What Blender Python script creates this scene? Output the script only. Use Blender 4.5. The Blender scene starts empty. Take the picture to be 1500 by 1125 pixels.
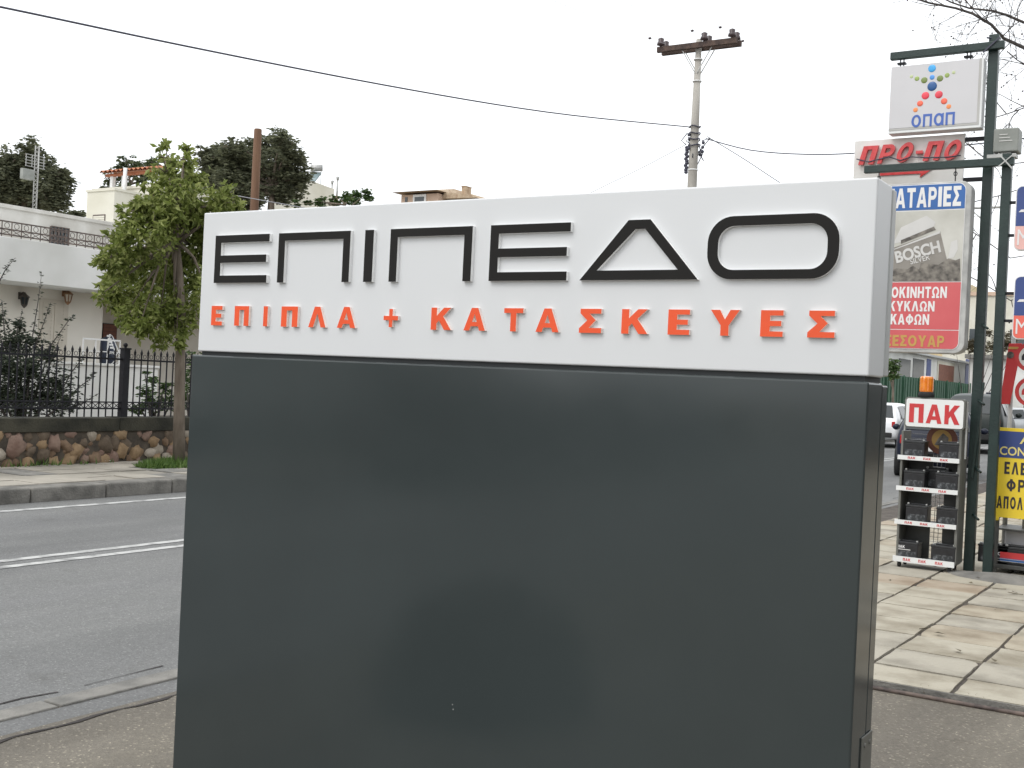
import bpy, bmesh, math, random
from mathutils import Vector, Matrix
R = math.radians
sc = bpy.context.scene
# ------------------------------------------------------------------ camera, sky, sun, exposure
CAM_Z = 1.55
FPX = 1700.0                       # focal length in pixels of the 1500 wide photograph
YAW, PITCH, ROLL = R(32.4), R(-0.12), R(2.75)
cam_d = bpy.data.cameras.new('camera')
cam_d.sensor_width = 36.0
cam_d.lens = FPX / 1500.0 * 36.0
cam_d.clip_start = 0.05
cam_d.clip_end = 2000
cam = bpy.data.objects.new('camera', cam_d)
sc.collection.objects.link(cam)
CROT = Matrix.Rotation(YAW, 3, 'Z') @ Matrix.Rotation(R(90) + PITCH, 3, 'X') @ Matrix.Rotation(ROLL, 3, 'Z')
cam.matrix_world = Matrix.Translation((0, 0, CAM_Z)) @ CROT.to_4x4()
sc.camera = cam

SUN_EL, SUN_AZ = R(52), R(200)     # azimuth measured clockwise from +Y
w = bpy.data.worlds.new('World'); sc.world = w; w.use_nodes = True
nt = w.node_tree
bgn = nt.nodes['Background']
sky = nt.nodes.new('ShaderNodeTexSky'); sky.sky_type = 'NISHITA'; sky.sun_disc = False
sky.sun_elevation = SUN_EL; sky.sun_rotation = SUN_AZ
sky.air_density = 1.0; sky.dust_density = 4.0; sky.ozone_density = 1.0
hs = nt.nodes.new('ShaderNodeHueSaturation'); hs.inputs['Saturation'].default_value = 0.12
nt.links.new(sky.outputs[0], hs.inputs['Color'])
mx = nt.nodes.new('ShaderNodeMixRGB'); mx.inputs[0].default_value = 0.7
mx.inputs[2].default_value = (9.8, 10.1, 10.4, 1)
nt.links.new(hs.outputs[0], mx.inputs[1])
nt.links.new(mx.outputs[0], bgn.inputs[0])
bgn.inputs[1].default_value = 0.13
sd = bpy.data.lights.new('sun', 'SUN'); sd.energy = 0.6; sd.angle = R(25); sd.color = (1, .96, .9)
so = bpy.data.objects.new('sun', sd); sc.collection.objects.link(so)
sdir = Vector((math.sin(SUN_AZ) * math.cos(SUN_EL), math.cos(SUN_AZ) * math.cos(SUN_EL), math.sin(SUN_EL)))
so.rotation_euler = sdir.to_track_quat('Z', 'Y').to_euler()
sc.view_settings.view_transform = 'Standard'; sc.view_settings.look = 'None'
sc.view_settings.gamma = 1.0
sc.view_settings.exposure = 0.45
sc.cycles.max_bounces = 6
sc.cycles.use_denoising = True

# ------------------------------------------------------------------ pixel helpers (1500x1125 photograph)
C0 = Vector((0, 0, CAM_Z))
def ray(px, py):
    return CROT @ Vector(((px - 750) / FPX, -(py - 562.5) / FPX, -1))
def on_y(px, py, y):
    d = ray(px, py); return C0 + d * (y / d.y)
def on_x(px, py, x):
    d = ray(px, py); return C0 + d * (x / d.x)
def on_z(px, py, z=0.0):
    d = ray(px, py); return C0 + d * ((z - CAM_Z) / d.z)
def at_d(px, py, D):
    return C0 + ray(px, py) * D

# ------------------------------------------------------------------ materials
def lin(r, g, b):
    f = lambda c: (c / 255 / 12.92) if c / 255 <= .04045 else ((c / 255 + .055) / 1.055) ** 2.4
    return (f(r), f(g), f(b))
def mat(name, rgb, rough=.6, var=.08, scale=4.0, bump=0.0, bscale=60.0, metal=0.0, rgb2=None, coat=0.0, detail=6, spec=.5, fac=(.35, .65), stretch=None):
    m = bpy.data.materials.new(name); m.use_nodes = True
    t = m.node_tree; b = t.nodes['Principled BSDF']
    b.inputs['Roughness'].default_value = rough; b.inputs['Metallic'].default_value = metal
    b.inputs['Coat Weight'].default_value = coat; b.inputs['Specular IOR Level'].default_value = spec
    tc = t.nodes.new('ShaderNodeTexCoord')
    src = tc.outputs['Object']
    if stretch:
        mp = t.nodes.new('ShaderNodeMapping'); mp.inputs['Scale'].default_value = stretch
        t.links.new(src, mp.inputs[0]); src = mp.outputs[0]
    n = t.nodes.new('ShaderNodeTexNoise'); n.inputs['Scale'].default_value = scale; n.inputs['Detail'].default_value = detail
    t.links.new(src, n.inputs['Vector'])
    r = t.nodes.new('ShaderNodeValToRGB')
    c2 = rgb2 if rgb2 else tuple(min(1, c * (1 + var)) for c in rgb)
    c1 = rgb if rgb2 else tuple(c * (1 - var) for c in rgb)
    r.color_ramp.elements[0].position = fac[0]; r.color_ramp.elements[1].position = fac[1]
    r.color_ramp.elements[0].color = (*c1, 1); r.color_ramp.elements[1].color = (*c2, 1)
    t.links.new(n.outputs['Fac'], r.inputs[0]); t.links.new(r.outputs[0], b.inputs['Base Color'])
    if bump:
        n2 = t.nodes.new('ShaderNodeTexNoise'); n2.inputs['Scale'].default_value = bscale; n2.inputs['Detail'].default_value = 5
        t.links.new(src, n2.inputs['Vector'])
        bp = t.nodes.new('ShaderNodeBump'); bp.inputs['Strength'].default_value = bump; bp.inputs['Distance'].default_value = .02
        t.links.new(n2.outputs['Fac'], bp.inputs['Height']); t.links.new(bp.outputs[0], b.inputs['Normal'])
    return m
def asphalt(name, base, light, spk, spk_scale=220, big=.35, warm=None):
    m = bpy.data.materials.new(name); m.use_nodes = True; t = m.node_tree; b = t.nodes['Principled BSDF']
    b.inputs['Roughness'].default_value = .85
    tc = t.nodes.new('ShaderNodeTexCoord')
    mp = t.nodes.new('ShaderNodeMapping'); mp.inputs['Scale'].default_value = (1, .25, 1)
    t.links.new(tc.outputs['Object'], mp.inputs[0])
    n = t.nodes.new('ShaderNodeTexNoise'); n.inputs['Scale'].default_value = big * 3; n.inputs['Detail'].default_value = 8; n.inputs['Roughness'].default_value = .65
    t.links.new(mp.outputs[0], n.inputs['Vector'])
    r = t.nodes.new('ShaderNodeValToRGB'); r.color_ramp.elements[0].position = .35; r.color_ramp.elements[1].position = .68
    r.color_ramp.elements[0].color = (*base, 1); r.color_ramp.elements[1].color = (*light, 1)
    t.links.new(n.outputs['Fac'], r.inputs[0])
    v = t.nodes.new('ShaderNodeTexVoronoi'); v.inputs['Scale'].default_value = spk_scale / 2.2
    t.links.new(tc.outputs['Object'], v.inputs['Vector'])
    sep = t.nodes.new('ShaderNodeSeparateColor'); t.links.new(v.outputs['Color'], sep.inputs[0])
    mr = t.nodes.new('ShaderNodeValToRGB')
    mr.color_ramp.elements[0].color = (.78, .78, .78, 1); mr.color_ramp.elements[1].color = (1.12, 1.12, 1.12, 1)
    e = mr.color_ramp.elements.new(.93); e.color = (1.08, 1.08, 1.08, 1)
    mr.color_ramp.elements[-1].color = (1 + spk, 1 + spk, 1 + spk * .95, 1)
    t.links.new(sep.outputs[0], mr.inputs[0])
    mu = t.nodes.new('ShaderNodeMixRGB'); mu.blend_type = 'MULTIPLY'; mu.inputs[0].default_value = 1
    t.links.new(r.outputs[0], mu.inputs[1]); t.links.new(mr.outputs[0], mu.inputs[2])
    # faint wheel-path bands running along the road
    mpb = t.nodes.new('ShaderNodeMapping'); mpb.inputs['Scale'].default_value = (1, .02, 1); t.links.new(tc.outputs['Object'], mpb.inputs[0])
    nb = t.nodes.new('ShaderNodeTexNoise'); nb.inputs['Scale'].default_value = 1.3; nb.inputs['Detail'].default_value = 3; t.links.new(mpb.outputs[0], nb.inputs['Vector'])
    rb = t.nodes.new('ShaderNodeValToRGB'); rb.color_ramp.elements[0].position = .38; rb.color_ramp.elements[1].position = .62
    rb.color_ramp.elements[0].color = (.87, .87, .88, 1); rb.color_ramp.elements[1].color = (1.08, 1.08, 1.07, 1)
    t.links.new(nb.outputs['Fac'], rb.inputs[0])
    mub = t.nodes.new('ShaderNodeMixRGB'); mub.blend_type = 'MULTIPLY'; mub.inputs[0].default_value = 1
    t.links.new(mu.outputs[0], mub.inputs[1]); t.links.new(rb.outputs[0], mub.inputs[2]); mu = mub
    # sparse dark stains
    n3 = t.nodes.new('ShaderNodeTexNoise'); n3.inputs['Scale'].default_value = 2.6; n3.inputs['Detail'].default_value = 9; n3.inputs['Roughness'].default_value = .7
    t.links.new(tc.outputs['Object'], n3.inputs['Vector'])
    r3 = t.nodes.new('ShaderNodeValToRGB'); r3.color_ramp.elements[0].position = .30; r3.color_ramp.elements[1].position = .42
    r3.color_ramp.elements[0].color = (.8, .79, .77, 1); r3.color_ramp.elements[1].color = (1, 1, 1, 1)
    t.links.new(n3.outputs['Fac'], r3.inputs[0])
    mu2 = t.nodes.new('ShaderNodeMixRGB'); mu2.blend_type = 'MULTIPLY'; mu2.inputs[0].default_value = 1
    t.links.new(mu.outputs[0], mu2.inputs[1]); t.links.new(r3.outputs[0], mu2.inputs[2])
    t.links.new(mu2.outputs[0], b.inputs['Base Color'])
    bp = t.nodes.new('ShaderNodeBump'); bp.inputs['Strength'].default_value = .6; bp.inputs['Distance'].default_value = .006
    t.links.new(v.outputs['Distance'], bp.inputs['Height']); t.links.new(bp.outputs[0], b.inputs['Normal'])
    return m
def leafmat(name, dark, mid, light, trans=.35):
    m = bpy.data.materials.new(name); m.use_nodes = True; t = m.node_tree; b = t.nodes['Principled BSDF']
    b.inputs['Roughness'].default_value = .5; b.inputs['Specular IOR Level'].default_value = .3
    g = t.nodes.new('ShaderNodeNewGeometry')
    r = t.nodes.new('ShaderNodeValToRGB')
    r.color_ramp.elements[0].color = (*dark, 1); r.color_ramp.elements[1].color = (*light, 1)
    e = r.color_ramp.elements.new(.5); e.color = (*mid, 1)
    t.links.new(g.outputs['Random Per Island'], r.inputs[0]); t.links.new(r.outputs[0], b.inputs['Base Color'])
    tr = t.nodes.new('ShaderNodeBsdfTranslucent'); t.links.new(r.outputs[0], tr.inputs[0])
    ms = t.nodes.new('ShaderNodeMixShader'); ms.inputs[0].default_value = trans
    out = t.nodes['Material Output']
    t.links.new(b.outputs[0], ms.inputs[1]); t.links.new(tr.outputs[0], ms.inputs[2]); t.links.new(ms.outputs[0], out.inputs[0])
    return m
def uneven_gloss(m, lo, hi):
    t = m.node_tree; b = t.nodes['Principled BSDF']; tc = t.nodes.new('ShaderNodeTexCoord')
    n = t.nodes.new('ShaderNodeTexNoise'); n.inputs['Scale'].default_value = 2.2; n.inputs['Detail'].default_value = 9; n.inputs['Roughness'].default_value = .6
    t.links.new(tc.outputs['Object'], n.inputs['Vector'])
    mr = t.nodes.new('ShaderNodeMapRange'); mr.inputs['From Min'].default_value = .3; mr.inputs['From Max'].default_value = .7; mr.inputs['To Min'].default_value = lo; mr.inputs['To Max'].default_value = hi
    t.links.new(n.outputs['Fac'], mr.inputs['Value']); t.links.new(mr.outputs[0], b.inputs['Roughness'])
    n2 = t.nodes.new('ShaderNodeTexNoise'); n2.inputs['Scale'].default_value = 1.6; n2.inputs['Detail'].default_value = 1
    t.links.new(tc.outputs['Object'], n2.inputs['Vector'])
    bp = t.nodes.new('ShaderNodeBump'); bp.inputs['Strength'].default_value = .25; bp.inputs['Distance'].default_value = .004     # sheet metal is never quite flat
    t.links.new(n2.outputs['Fac'], bp.inputs['Height']); t.links.new(bp.outputs[0], b.inputs['Normal'])
def glassy(name, rgb, rough=.08):
    return mat(name, rgb, rough=rough, var=.1, scale=1, spec=.6)

M = {}
M['road'] = asphalt('road_asphalt', (.142, .143, .140), (.192, .192, .188), .55, 240)
M['forecourt'] = asphalt('forecourt_asphalt', (.128, .113, .090), (.182, .163, .132), 1.1, 250, .6)
M['earth'] = mat('earth', (.12, .10, .075), .95, rgb2=(.20, .17, .13), scale=1.2, bump=.4)
M['paint'] = mat('road_paint', (.24, .24, .235), .8, rgb2=(.47, .47, .455), scale=7, detail=12, fac=(.36, .54))
M['paint_worn'] = mat('worn_road_paint', (.30, .30, .29), .7, rgb2=(.60, .60, .58), scale=7, detail=10, fac=(.35, .6))
M['kerb'] = mat('kerb_stone', (.11, .105, .095), .9, rgb2=(.21, .20, .18), scale=5, bump=.5, bscale=40)
M['kerb_near'] = mat('near_kerb_concrete', (.14, .136, .125), .9, rgb2=(.23, .22, .20), scale=6, bump=.5, bscale=60, detail=9)
M['crack'] = mat('crack_dirt', (.035, .03, .028), .95, var=.3, scale=20)
M['pave_far'] = mat('far_pavement', (.20, .185, .155), .9, rgb2=(.36, .33, .28), scale=1.4, bump=.3, bscale=40, detail=9)
M['pave_gap'] = mat('paving_gap_soil', (.055, .045, .038), .95, rgb2=(.10, .085, .07), scale=8, bump=.5)
M['white_panel'] = mat('white_sheet_metal', (.655, .665, .672), .38, var=.012, scale=1.2)
M['grey_trim'] = mat('pale_grey_trim', (.46, .47, .465), .4, var=.04, scale=3)
M['dark_panel'] = mat('dark_grey_gloss_paint', (.041, .050, .0505), .10, var=.10, scale=.9, spec=.5)
uneven_gloss(M['dark_panel'], .07, .17)
M['dark_recess'] = mat('dark_recess', (.02, .024, .026), .5, var=.1)
M['black_face'] = mat('black_acrylic_face', (.014, .013, .012), .6, var=.08, scale=6, spec=.18)
M['orange_face'] = mat('orange_acrylic_face', (.80, .088, .018), .45, var=.04, scale=6)
M['letter_side'] = mat('pale_letter_return', (.88, .88, .87), .35, var=.03, scale=10)
M['letter_side_o'] = mat('pink_white_letter_return', (.95, .80, .74), .35, var=.05, scale=10)
M['stucco_white'] = mat('white_stucco', (.62, .62, .59), .9, rgb2=(.74, .74, .72), scale=.8, bump=.25, bscale=90, detail=9)
M['stucco_grey'] = mat('stained_stucco', (.42, .40, .36), .9, rgb2=(.66, .65, .62), scale=.9, bump=.3, bscale=60, detail=10)
M['stucco_cream'] = mat('cream_stucco', (.56, .54, .45), .9, rgb2=(.66, .64, .56), scale=.7, bump=.2, bscale=80)
M['stucco_warm'] = mat('warm_cream_wall', (.70, .66, .585), .9, rgb2=(.78, .74, .67), scale=.9, bump=.2, bscale=80)  # warm cream colour of the ground floor walls
M['stucco_pink'] = mat('pink_beige_stucco', (.50, .36, .27), .9, rgb2=(.58, .44, .34), scale=.8, bump=.2)
M['stucco_yellow'] = mat('pale_yellow_stucco', (.62, .50, .30), .9, rgb2=(.70, .58, .38), scale=.5)
M['terracotta'] = mat('terracotta', (.36, .13, .065), .8, rgb2=(.50, .21, .11), scale=6, bump=.4, bscale=30)
M['tile_old'] = mat('weathered_tile', (.34, .24, .16), .85, rgb2=(.50, .40, .28), scale=5, bump=.4, bscale=25)
M['shutter'] = mat('pale_shutter', (.60, .55, .47), .6, var=.05, scale=3)
M['iron'] = mat('black_iron', (.012, .012, .016), .5, var=.2, scale=20, spec=.3)
M['iron_rust'] = mat('rusty_iron', (.05, .038, .036), .7, rgb2=(.16, .12, .10), scale=15)
M['cap'] = mat('mossy_concrete_cap', (.018, .018, .013), .95, rgb2=(.058, .054, .038), scale=3, bump=.5, bscale=40, detail=9)
M['mortar'] = mat('stone_wall_mortar', (.045, .038, .030), .95, rgb2=(.10, .08, .06), scale=5, bump=.6, bscale=25)
M['bark'] = mat('grey_brown_bark', (.10, .078, .058), .95, rgb2=(.20, .165, .13), scale=9, bump=.8, bscale=40, stretch=(1, 1, .25))
M['twig'] = mat('grey_twig', (.075, .065, .06), .9, var=.25, scale=8)
M['wood_pole'] = mat('brown_pole_wood', (.10, .050, .028), .85, rgb2=(.19, .105, .062), scale=6, bump=.4, bscale=30, stretch=(1, 1, .1))
M['conc_pole'] = mat('pole_concrete', (.30, .28, .25), .9, rgb2=(.44, .42, .38), scale=3, bump=.3, bscale=30, stretch=(1, 1, .3))
M['crossarm'] = mat('dark_crossarm_timber', (.045, .030, .026), .85, rgb2=(.10, .065, .05), scale=8)
M['insul'] = mat('brown_porcelain', (.05, .032, .034), .3, var=.2)
M['cable'] = mat('black_cable', (.05, .05, .075), .6, var=.1)
M['wire_thin'] = mat('aluminium_wire', (.34, .34, .36), .5, var=.1)
M['green_steel'] = mat('dark_green_painted_steel', (.007, .020, .018), .42, rgb2=(.014, .033, .028), scale=5, bump=.15, bscale=50, detail=9)
M['galv'] = mat('galvanised_steel', (.34, .34, .33), .5, rgb2=(.50, .50, .48), scale=8, metal=.3)
M['box_grey'] = mat('grey_box_metal', (.19, .20, .18), .55, rgb2=(.27, .28, .26), scale=5)
M['sign_white'] = mat('lightbox_white', (.58, .57, .58), .35, var=.025, scale=2)
M['sign_edge'] = mat('lightbox_edge', (.74, .75, .74), .4, var=.03)
M['frame_grey'] = mat('lightbox_frame_grey', (.44, .43, .41), .4, var=.05)  # plain mid grey for the lightbox frame and crate ribs
M['panel_old'] = mat('old_white_panel', (.60, .58, .54), .6, rgb2=(.74, .73, .71), scale=3, detail=9)
M['blue'] = mat('sign_blue', (.030, .12, .36), .4, var=.06)
M['blue_txt'] = mat('letter_blue', (.06, .13, .43), .4, var=.05)
M['red'] = mat('sign_red', (.52, .030, .035), .45, rgb2=(.58, .05, .05), scale=3)
M['red_faded'] = mat('faded_sign_red', (.55, .085, .095), .45, rgb2=(.61, .12, .125), scale=2)
M['red_neon'] = mat('red_tube_letter', (.52, .03, .035), .3, rgb2=(.64, .07, .07), scale=20)
M['white_txt'] = mat('white_lettering', (.74, .73, .72), .5, var=.04)
M['gold'] = mat('ochre_lettering', (.50, .30, .08), .5, var=.06)
M['yellow'] = mat('yellow_board', (.78, .56, .025), .45, rgb2=(.84, .64, .05), scale=2)
M['navy'] = mat('navy_board', (.036, .065, .22), .4, var=.08)
M['black_txt'] = mat('dark_lettering', (.03, .025, .03), .5, var=.1)
M['yellow_txt'] = mat('yellow_lettering', (.78, .66, .22), .5, var=.05)
M['photo_bg'] = mat('faded_print_sky', (.42, .41, .36), .45, rgb2=(.58, .57, .52), scale=2.5)
M['photo_mid'] = mat('faded_print_grey', (.21, .19, .165), .45, rgb2=(.27, .25, .22), scale=6)
M['photo_dark'] = mat('faded_print_dark', (.055, .048, .042), .5, rgb2=(.26, .235, .20), scale=16, detail=10)
M['photo_light'] = mat('faded_print_light', (.58, .57, .55), .45, var=.05)
M['rack'] = mat('rack_dark_metal', (.050, .052, .048), .5, rgb2=(.085, .085, .078), scale=6)
M['rack_side'] = mat('rack_side_grey', (.11, .112, .10), .45, rgb2=(.17, .17, .155), scale=6)
M['battery'] = mat('black_battery_plastic', (.014, .014, .016), .38, var=.3, scale=20)
M['battery_lid'] = mat('battery_lid_plastic', (.025, .026, .028), .4, var=.3, scale=30)
M['battery_label'] = mat('grey_battery_label', (.026, .029, .032), .35, rgb2=(.16, .17, .18), scale=44, detail=6, fac=(.48, .72))
M['amber'] = mat('amber_plastic', (.85, .20, .012), .15, rgb2=(.95, .32, .03), scale=18, coat=.6)
M['amber'].node_tree.nodes['Principled BSDF'].inputs['Transmission Weight'].default_value = .25
M['car_white'] = mat('white_car_paint', (.72, .73, .74), .25, var=.02, coat=.7)
M['car_blue'] = mat('dark_blue_car_paint', (.010, .014, .030), .38, var=.1, spec=.3)
M['car_dark'] = mat('charcoal_car_paint', (.014, .020, .018), .38, var=.1, spec=.3)
M['car_silver'] = mat('silver_car_paint', (.48, .50, .51), .3, var=.04, metal=.3, coat=.6)
M['glass'] = glassy('car_glass', (.020, .026, .028), .16)
M['win_glass'] = glassy('window_glass', (.04, .05, .055))
M['tyre'] = mat('tyre_rubber', (.02, .02, .02), .85, var=.2, scale=30)
M['rim'] = mat('wheel_alloy', (.40, .41, .42), .35, var=.1, metal=.6)
M['tail'] = mat('tail_lamp_red', (.45, .02, .02), .2, var=.1)
M['lamp_clear'] = mat('headlamp_clear', (.6, .62, .64), .15, var=.1)
M['plate'] = mat('blank_plate', (.62, .62, .60), .4, var=.03)
M['green_fence'] = mat('dark_green_sheet', (.020, .075, .040), .6, rgb2=(.035, .105, .06), scale=3)
M['brown_door'] = mat('red_brown_door', (.16, .055, .035), .55, rgb2=(.23, .085, .05), scale=6)
M['dark_open'] = mat('dark_interior', (.025, .026, .03), .8, var=.2)
M['lamp_bronze'] = mat('bronze_lantern', (.055, .045, .035), .5, var=.2, scale=20)
M['lamp_copper'] = mat('copper_lantern', (.26, .14, .07), .5, var=.2, scale=20)
M['white_metal'] = mat('white_painted_metal', (.72, .72, .71), .5, var=.04)
M['blue_cloth'] = mat('blue_paint', (.018, .026, .05), .6, var=.1)
M['solar'] = mat('solar_collector', (.20, .26, .27), .2, var=.1)
M['leaf_street'] = leafmat('street_tree_leaf', (.105, .135, .030), (.215, .262, .062), (.37, .40, .15), .48)
M['leaf_pine'] = leafmat('pine_needles', (.080, .090, .056), (.135, .145, .088), (.20, .21, .125), .35)
M['leaf_olive'] = leafmat('grey_green_leaf', (.045, .065, .03), (.09, .115, .05), (.16, .18, .09), .3)
M['leaf_shrub'] = leafmat('dark_shrub_leaf', (.018, .028, .018), (.036, .05, .030), (.075, .09, .055), .25)
M['leaf_hedge'] = leafmat('garden_shrub_leaf', (.030, .06, .02), (.06, .105, .03), (.11, .165, .05), .3)
M['leaf_dry'] = leafmat('brownish_leaf', (.06, .05, .03), (.11, .09, .055), (.17, .15, .09), .25)
M['grass'] = leafmat('grass_blade', (.05, .10, .02), (.09, .16, .035), (.15, .22, .06), .3)
STONES = [mat('field_stone_%s' % n, c, .9, rgb2=c2, scale=7, bump=.6, bscale=30, detail=9) for n, c, c2 in (
    ('tan', (.20, .130, .070), (.33, .23, .135)), ('brown', (.13, .082, .050), (.23, .155, .10)),
    ('rose', (.17, .105, .08), (.26, .18, .14)), ('pale', (.27, .23, .18), (.40, .35, .29)), ('dark', (.085, .062, .042), (.16, .12, .085)))]
SLABS = [mat('paving_slab_%s' % n, c, .85, rgb2=c2, scale=3.2, bump=.5, bscale=35, detail=14, fac=(.30, .56)) for n, c, c2 in (
    ('cream', (.235, .205, .150), (.40, .366, .292)), ('sand', (.22, .180, .125), (.385, .338, .258)),
    ('rust', (.25, .19, .13), (.37, .31, .235)), ('grey', (.215, .195, .155), (.375, .345, .282)))]

# ------------------------------------------------------------------ mesh helpers
COL = sc.collection
class MB:
    def __init__(s): s.v = []; s.f = []; s.m = []; s.sm = []
    def add(s, vs, fs, m=0, smooth=False):
        o = len(s.v); s.v += [Vector(p) for p in vs]
        for f in fs: s.f.append([i + o for i in f]); s.m.append(m); s.sm.append(smooth)
    def box(s, x0, x1, y0, y1, z0, z1, m=0, rot=None, c=None):
        vs = [Vector((x, y, z)) for x in (x0, x1) for y in (y0, y1) for z in (z0, z1)]
        if rot is not None:
            c = Vector(c) if c is not None else Vector(((x0 + x1) / 2, (y0 + y1) / 2, (z0 + z1) / 2))
            vs = [c + rot @ (p - c) for p in vs]
        s.add(vs, [(0, 1, 3, 2), (4, 6, 7, 5), (0, 4, 5, 1), (2, 3, 7, 6), (0, 2, 6, 4), (1, 5, 7, 3)], m)
    def tube(s, pts, rad, n=8, m=0, caps=True, smooth=True):
        pts = [Vector(p) for p in pts]
        if not isinstance(rad, (list, tuple)): rad = [rad] * len(pts)
        vs = []; fs = []
        up = None
        for i, p in enumerate(pts):
            d = (pts[min(i + 1, len(pts) - 1)] - pts[max(i - 1, 0)])
            d = d.normalized() if d.length > 1e-9 else Vector((0, 0, 1))
            if up is None:
                up = Vector((0, 0, 1)) if abs(d.z) < .9 else Vector((1, 0, 0))
            a = d.cross(up)
            if a.length < 1e-4: a = d.cross(Vector((1, .3, .2)))
            a.normalize(); b = a.cross(d).normalized(); up = b
            for k in range(n):
                t = 2 * math.pi * (k + .5) / n
                vs.append(p + (a * math.cos(t) + b * math.sin(t)) * rad[i])
        for i in range(len(pts) - 1):
            for k in range(n):
                k2 = (k + 1) % n
                fs.append((i * n + k, i * n + k2, (i + 1) * n + k2, (i + 1) * n + k))
        s.add(vs, fs, m, smooth)
        if caps:
            o = len(s.v) - len(vs)
            s.f.append([o + k for k in range(n)][::-1]); s.m.append(m); s.sm.append(False)
            s.f.append([o + (len(pts) - 1) * n + k for k in range(n)]); s.m.append(m); s.sm.append(False)
    def bar(s, p0, p1, wd, hd=None, m=0):            # rectangular bar
        hd = hd or wd
        p0 = Vector(p0); p1 = Vector(p1); d = (p1 - p0).normalized()
        u = Vector((0, 0, 1)) if abs(d.z) < .95 else Vector((0, 1, 0))
        a = d.cross(u).normalized(); b = a.cross(d)
        vs = []
        for p in (p0, p1):
            for (i, j) in ((-1, -1), (1, -1), (1, 1), (-1, 1)): vs.append(p + a * i * wd / 2 + b * j * hd / 2)
        s.add(vs, [(0, 3, 2, 1), (4, 5, 6, 7), (0, 1, 5, 4), (1, 2, 6, 5), (2, 3, 7, 6), (3, 0, 4, 7)], m)
    def prism(s, poly, y0, y1, m=0, mside=None):     # poly of (x,z)
        n = len(poly); mside = m if mside is None else mside
        vs = [(x, y0, z) for x, z in poly] + [(x, y1, z) for x, z in poly]
        o = len(s.v); s.v += [Vector(p) for p in vs]
        s.f.append([o + i for i in range(n)]); s.m.append(m); s.sm.append(False)
        s.f.append([o + n + i for i in range(n)][::-1]); s.m.append(m); s.sm.append(False)
        for i in range(n):
            j = (i + 1) % n
            s.f.append([o + i, o + n + i, o + n + j, o + j]); s.m.append(mside); s.sm.append(False)
    def ball(s, c, r, sx=1, sy=1, sz=1, nu=12, nv=8, m=0, jitter=0, rnd=None, rot=None):
        c = Vector(c); vs = []; fs = []
        for j in range(nv + 1):
            ph = math.pi * j / nv
            for i in range(nu):
                th = 2 * math.pi * i / nu
                k = 1 + (rnd.uniform(-jitter, jitter) if rnd and 0 < j < nv else 0)
                p = Vector((math.sin(ph) * math.cos(th) * sx, math.sin(ph) * math.sin(th) * sy, math.cos(ph) * sz)) * r * k
                if rot is not None: p = rot @ p
                vs.append(c + p)
        for j in range(nv):
            for i in range(nu):
                i2 = (i + 1) % nu
                fs.append((j * nu + i, (j + 1) * nu + i, (j + 1) * nu + i2, j * nu + i2))
        s.add(vs, fs, m, True)
    def build(s, name, mats, parent=None, world=True, clean=True, bevel=0, label=None):
        if not isinstance(mats, (list, tuple)): mats = [mats]
        off = Vector((0, 0, 0))
        if world:
            p = parent
            while p is not None: off += Vector(p.location); p = p.parent
        me = bpy.data.meshes.new(name)
        me.from_pydata([tuple(p - off) for p in s.v], [], s.f)
        for mm in mats: me.materials.append(mm)
        me.polygons.foreach_set('material_index', s.m)
        me.polygons.foreach_set('use_smooth', s.sm)
        if clean:
            bm = bmesh.new(); bm.from_mesh(me)
            bmesh.ops.remove_doubles(bm, verts=bm.verts, dist=1e-6)
            bmesh.ops.recalc_face_normals(bm, faces=bm.faces)
            bm.to_mesh(me); bm.free()
        me.update()
        o = bpy.data.objects.new(name, me); COL.objects.link(o)
        if parent is not None: o.parent = parent
        if bevel:
            b = o.modifiers.new('bevel', 'BEVEL'); b.width = bevel; b.segments = 3; b.limit_method = 'ANGLE'
        if label: o['label'] = label
        return o

def tag(o, label=None, cat=None, group=None, kind=None):
    if label: o['label'] = label
    if cat: o['category'] = cat
    if group: o['group'] = group
    if kind: o['kind'] = kind
    return o
def thing(name, label, cat, loc=(0, 0, 0), rz=0, group=None):
    o = bpy.data.objects.new(name, None); COL.objects.link(o); o.empty_display_size = .2
    o.location = loc; o.rotation_euler = (0, 0, rz)
    return tag(o, label, cat, group)
def kids(o): return [c for c in bpy.data.objects if c.parent is o]
def dup(root, loc, label=None, rz=None, scale=None):
    def rec(o, par):
        c = o.copy(); COL.objects.link(c)
        if par is not None: c.parent = par
        for ch in kids(o): rec(ch, c)
        return c
    r = rec(root, None); r.location = loc
    if rz is not None: r.rotation_euler = (0, 0, rz)
    if scale is not None: r.scale = scale
    if label: r['label'] = label
    return r

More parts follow.
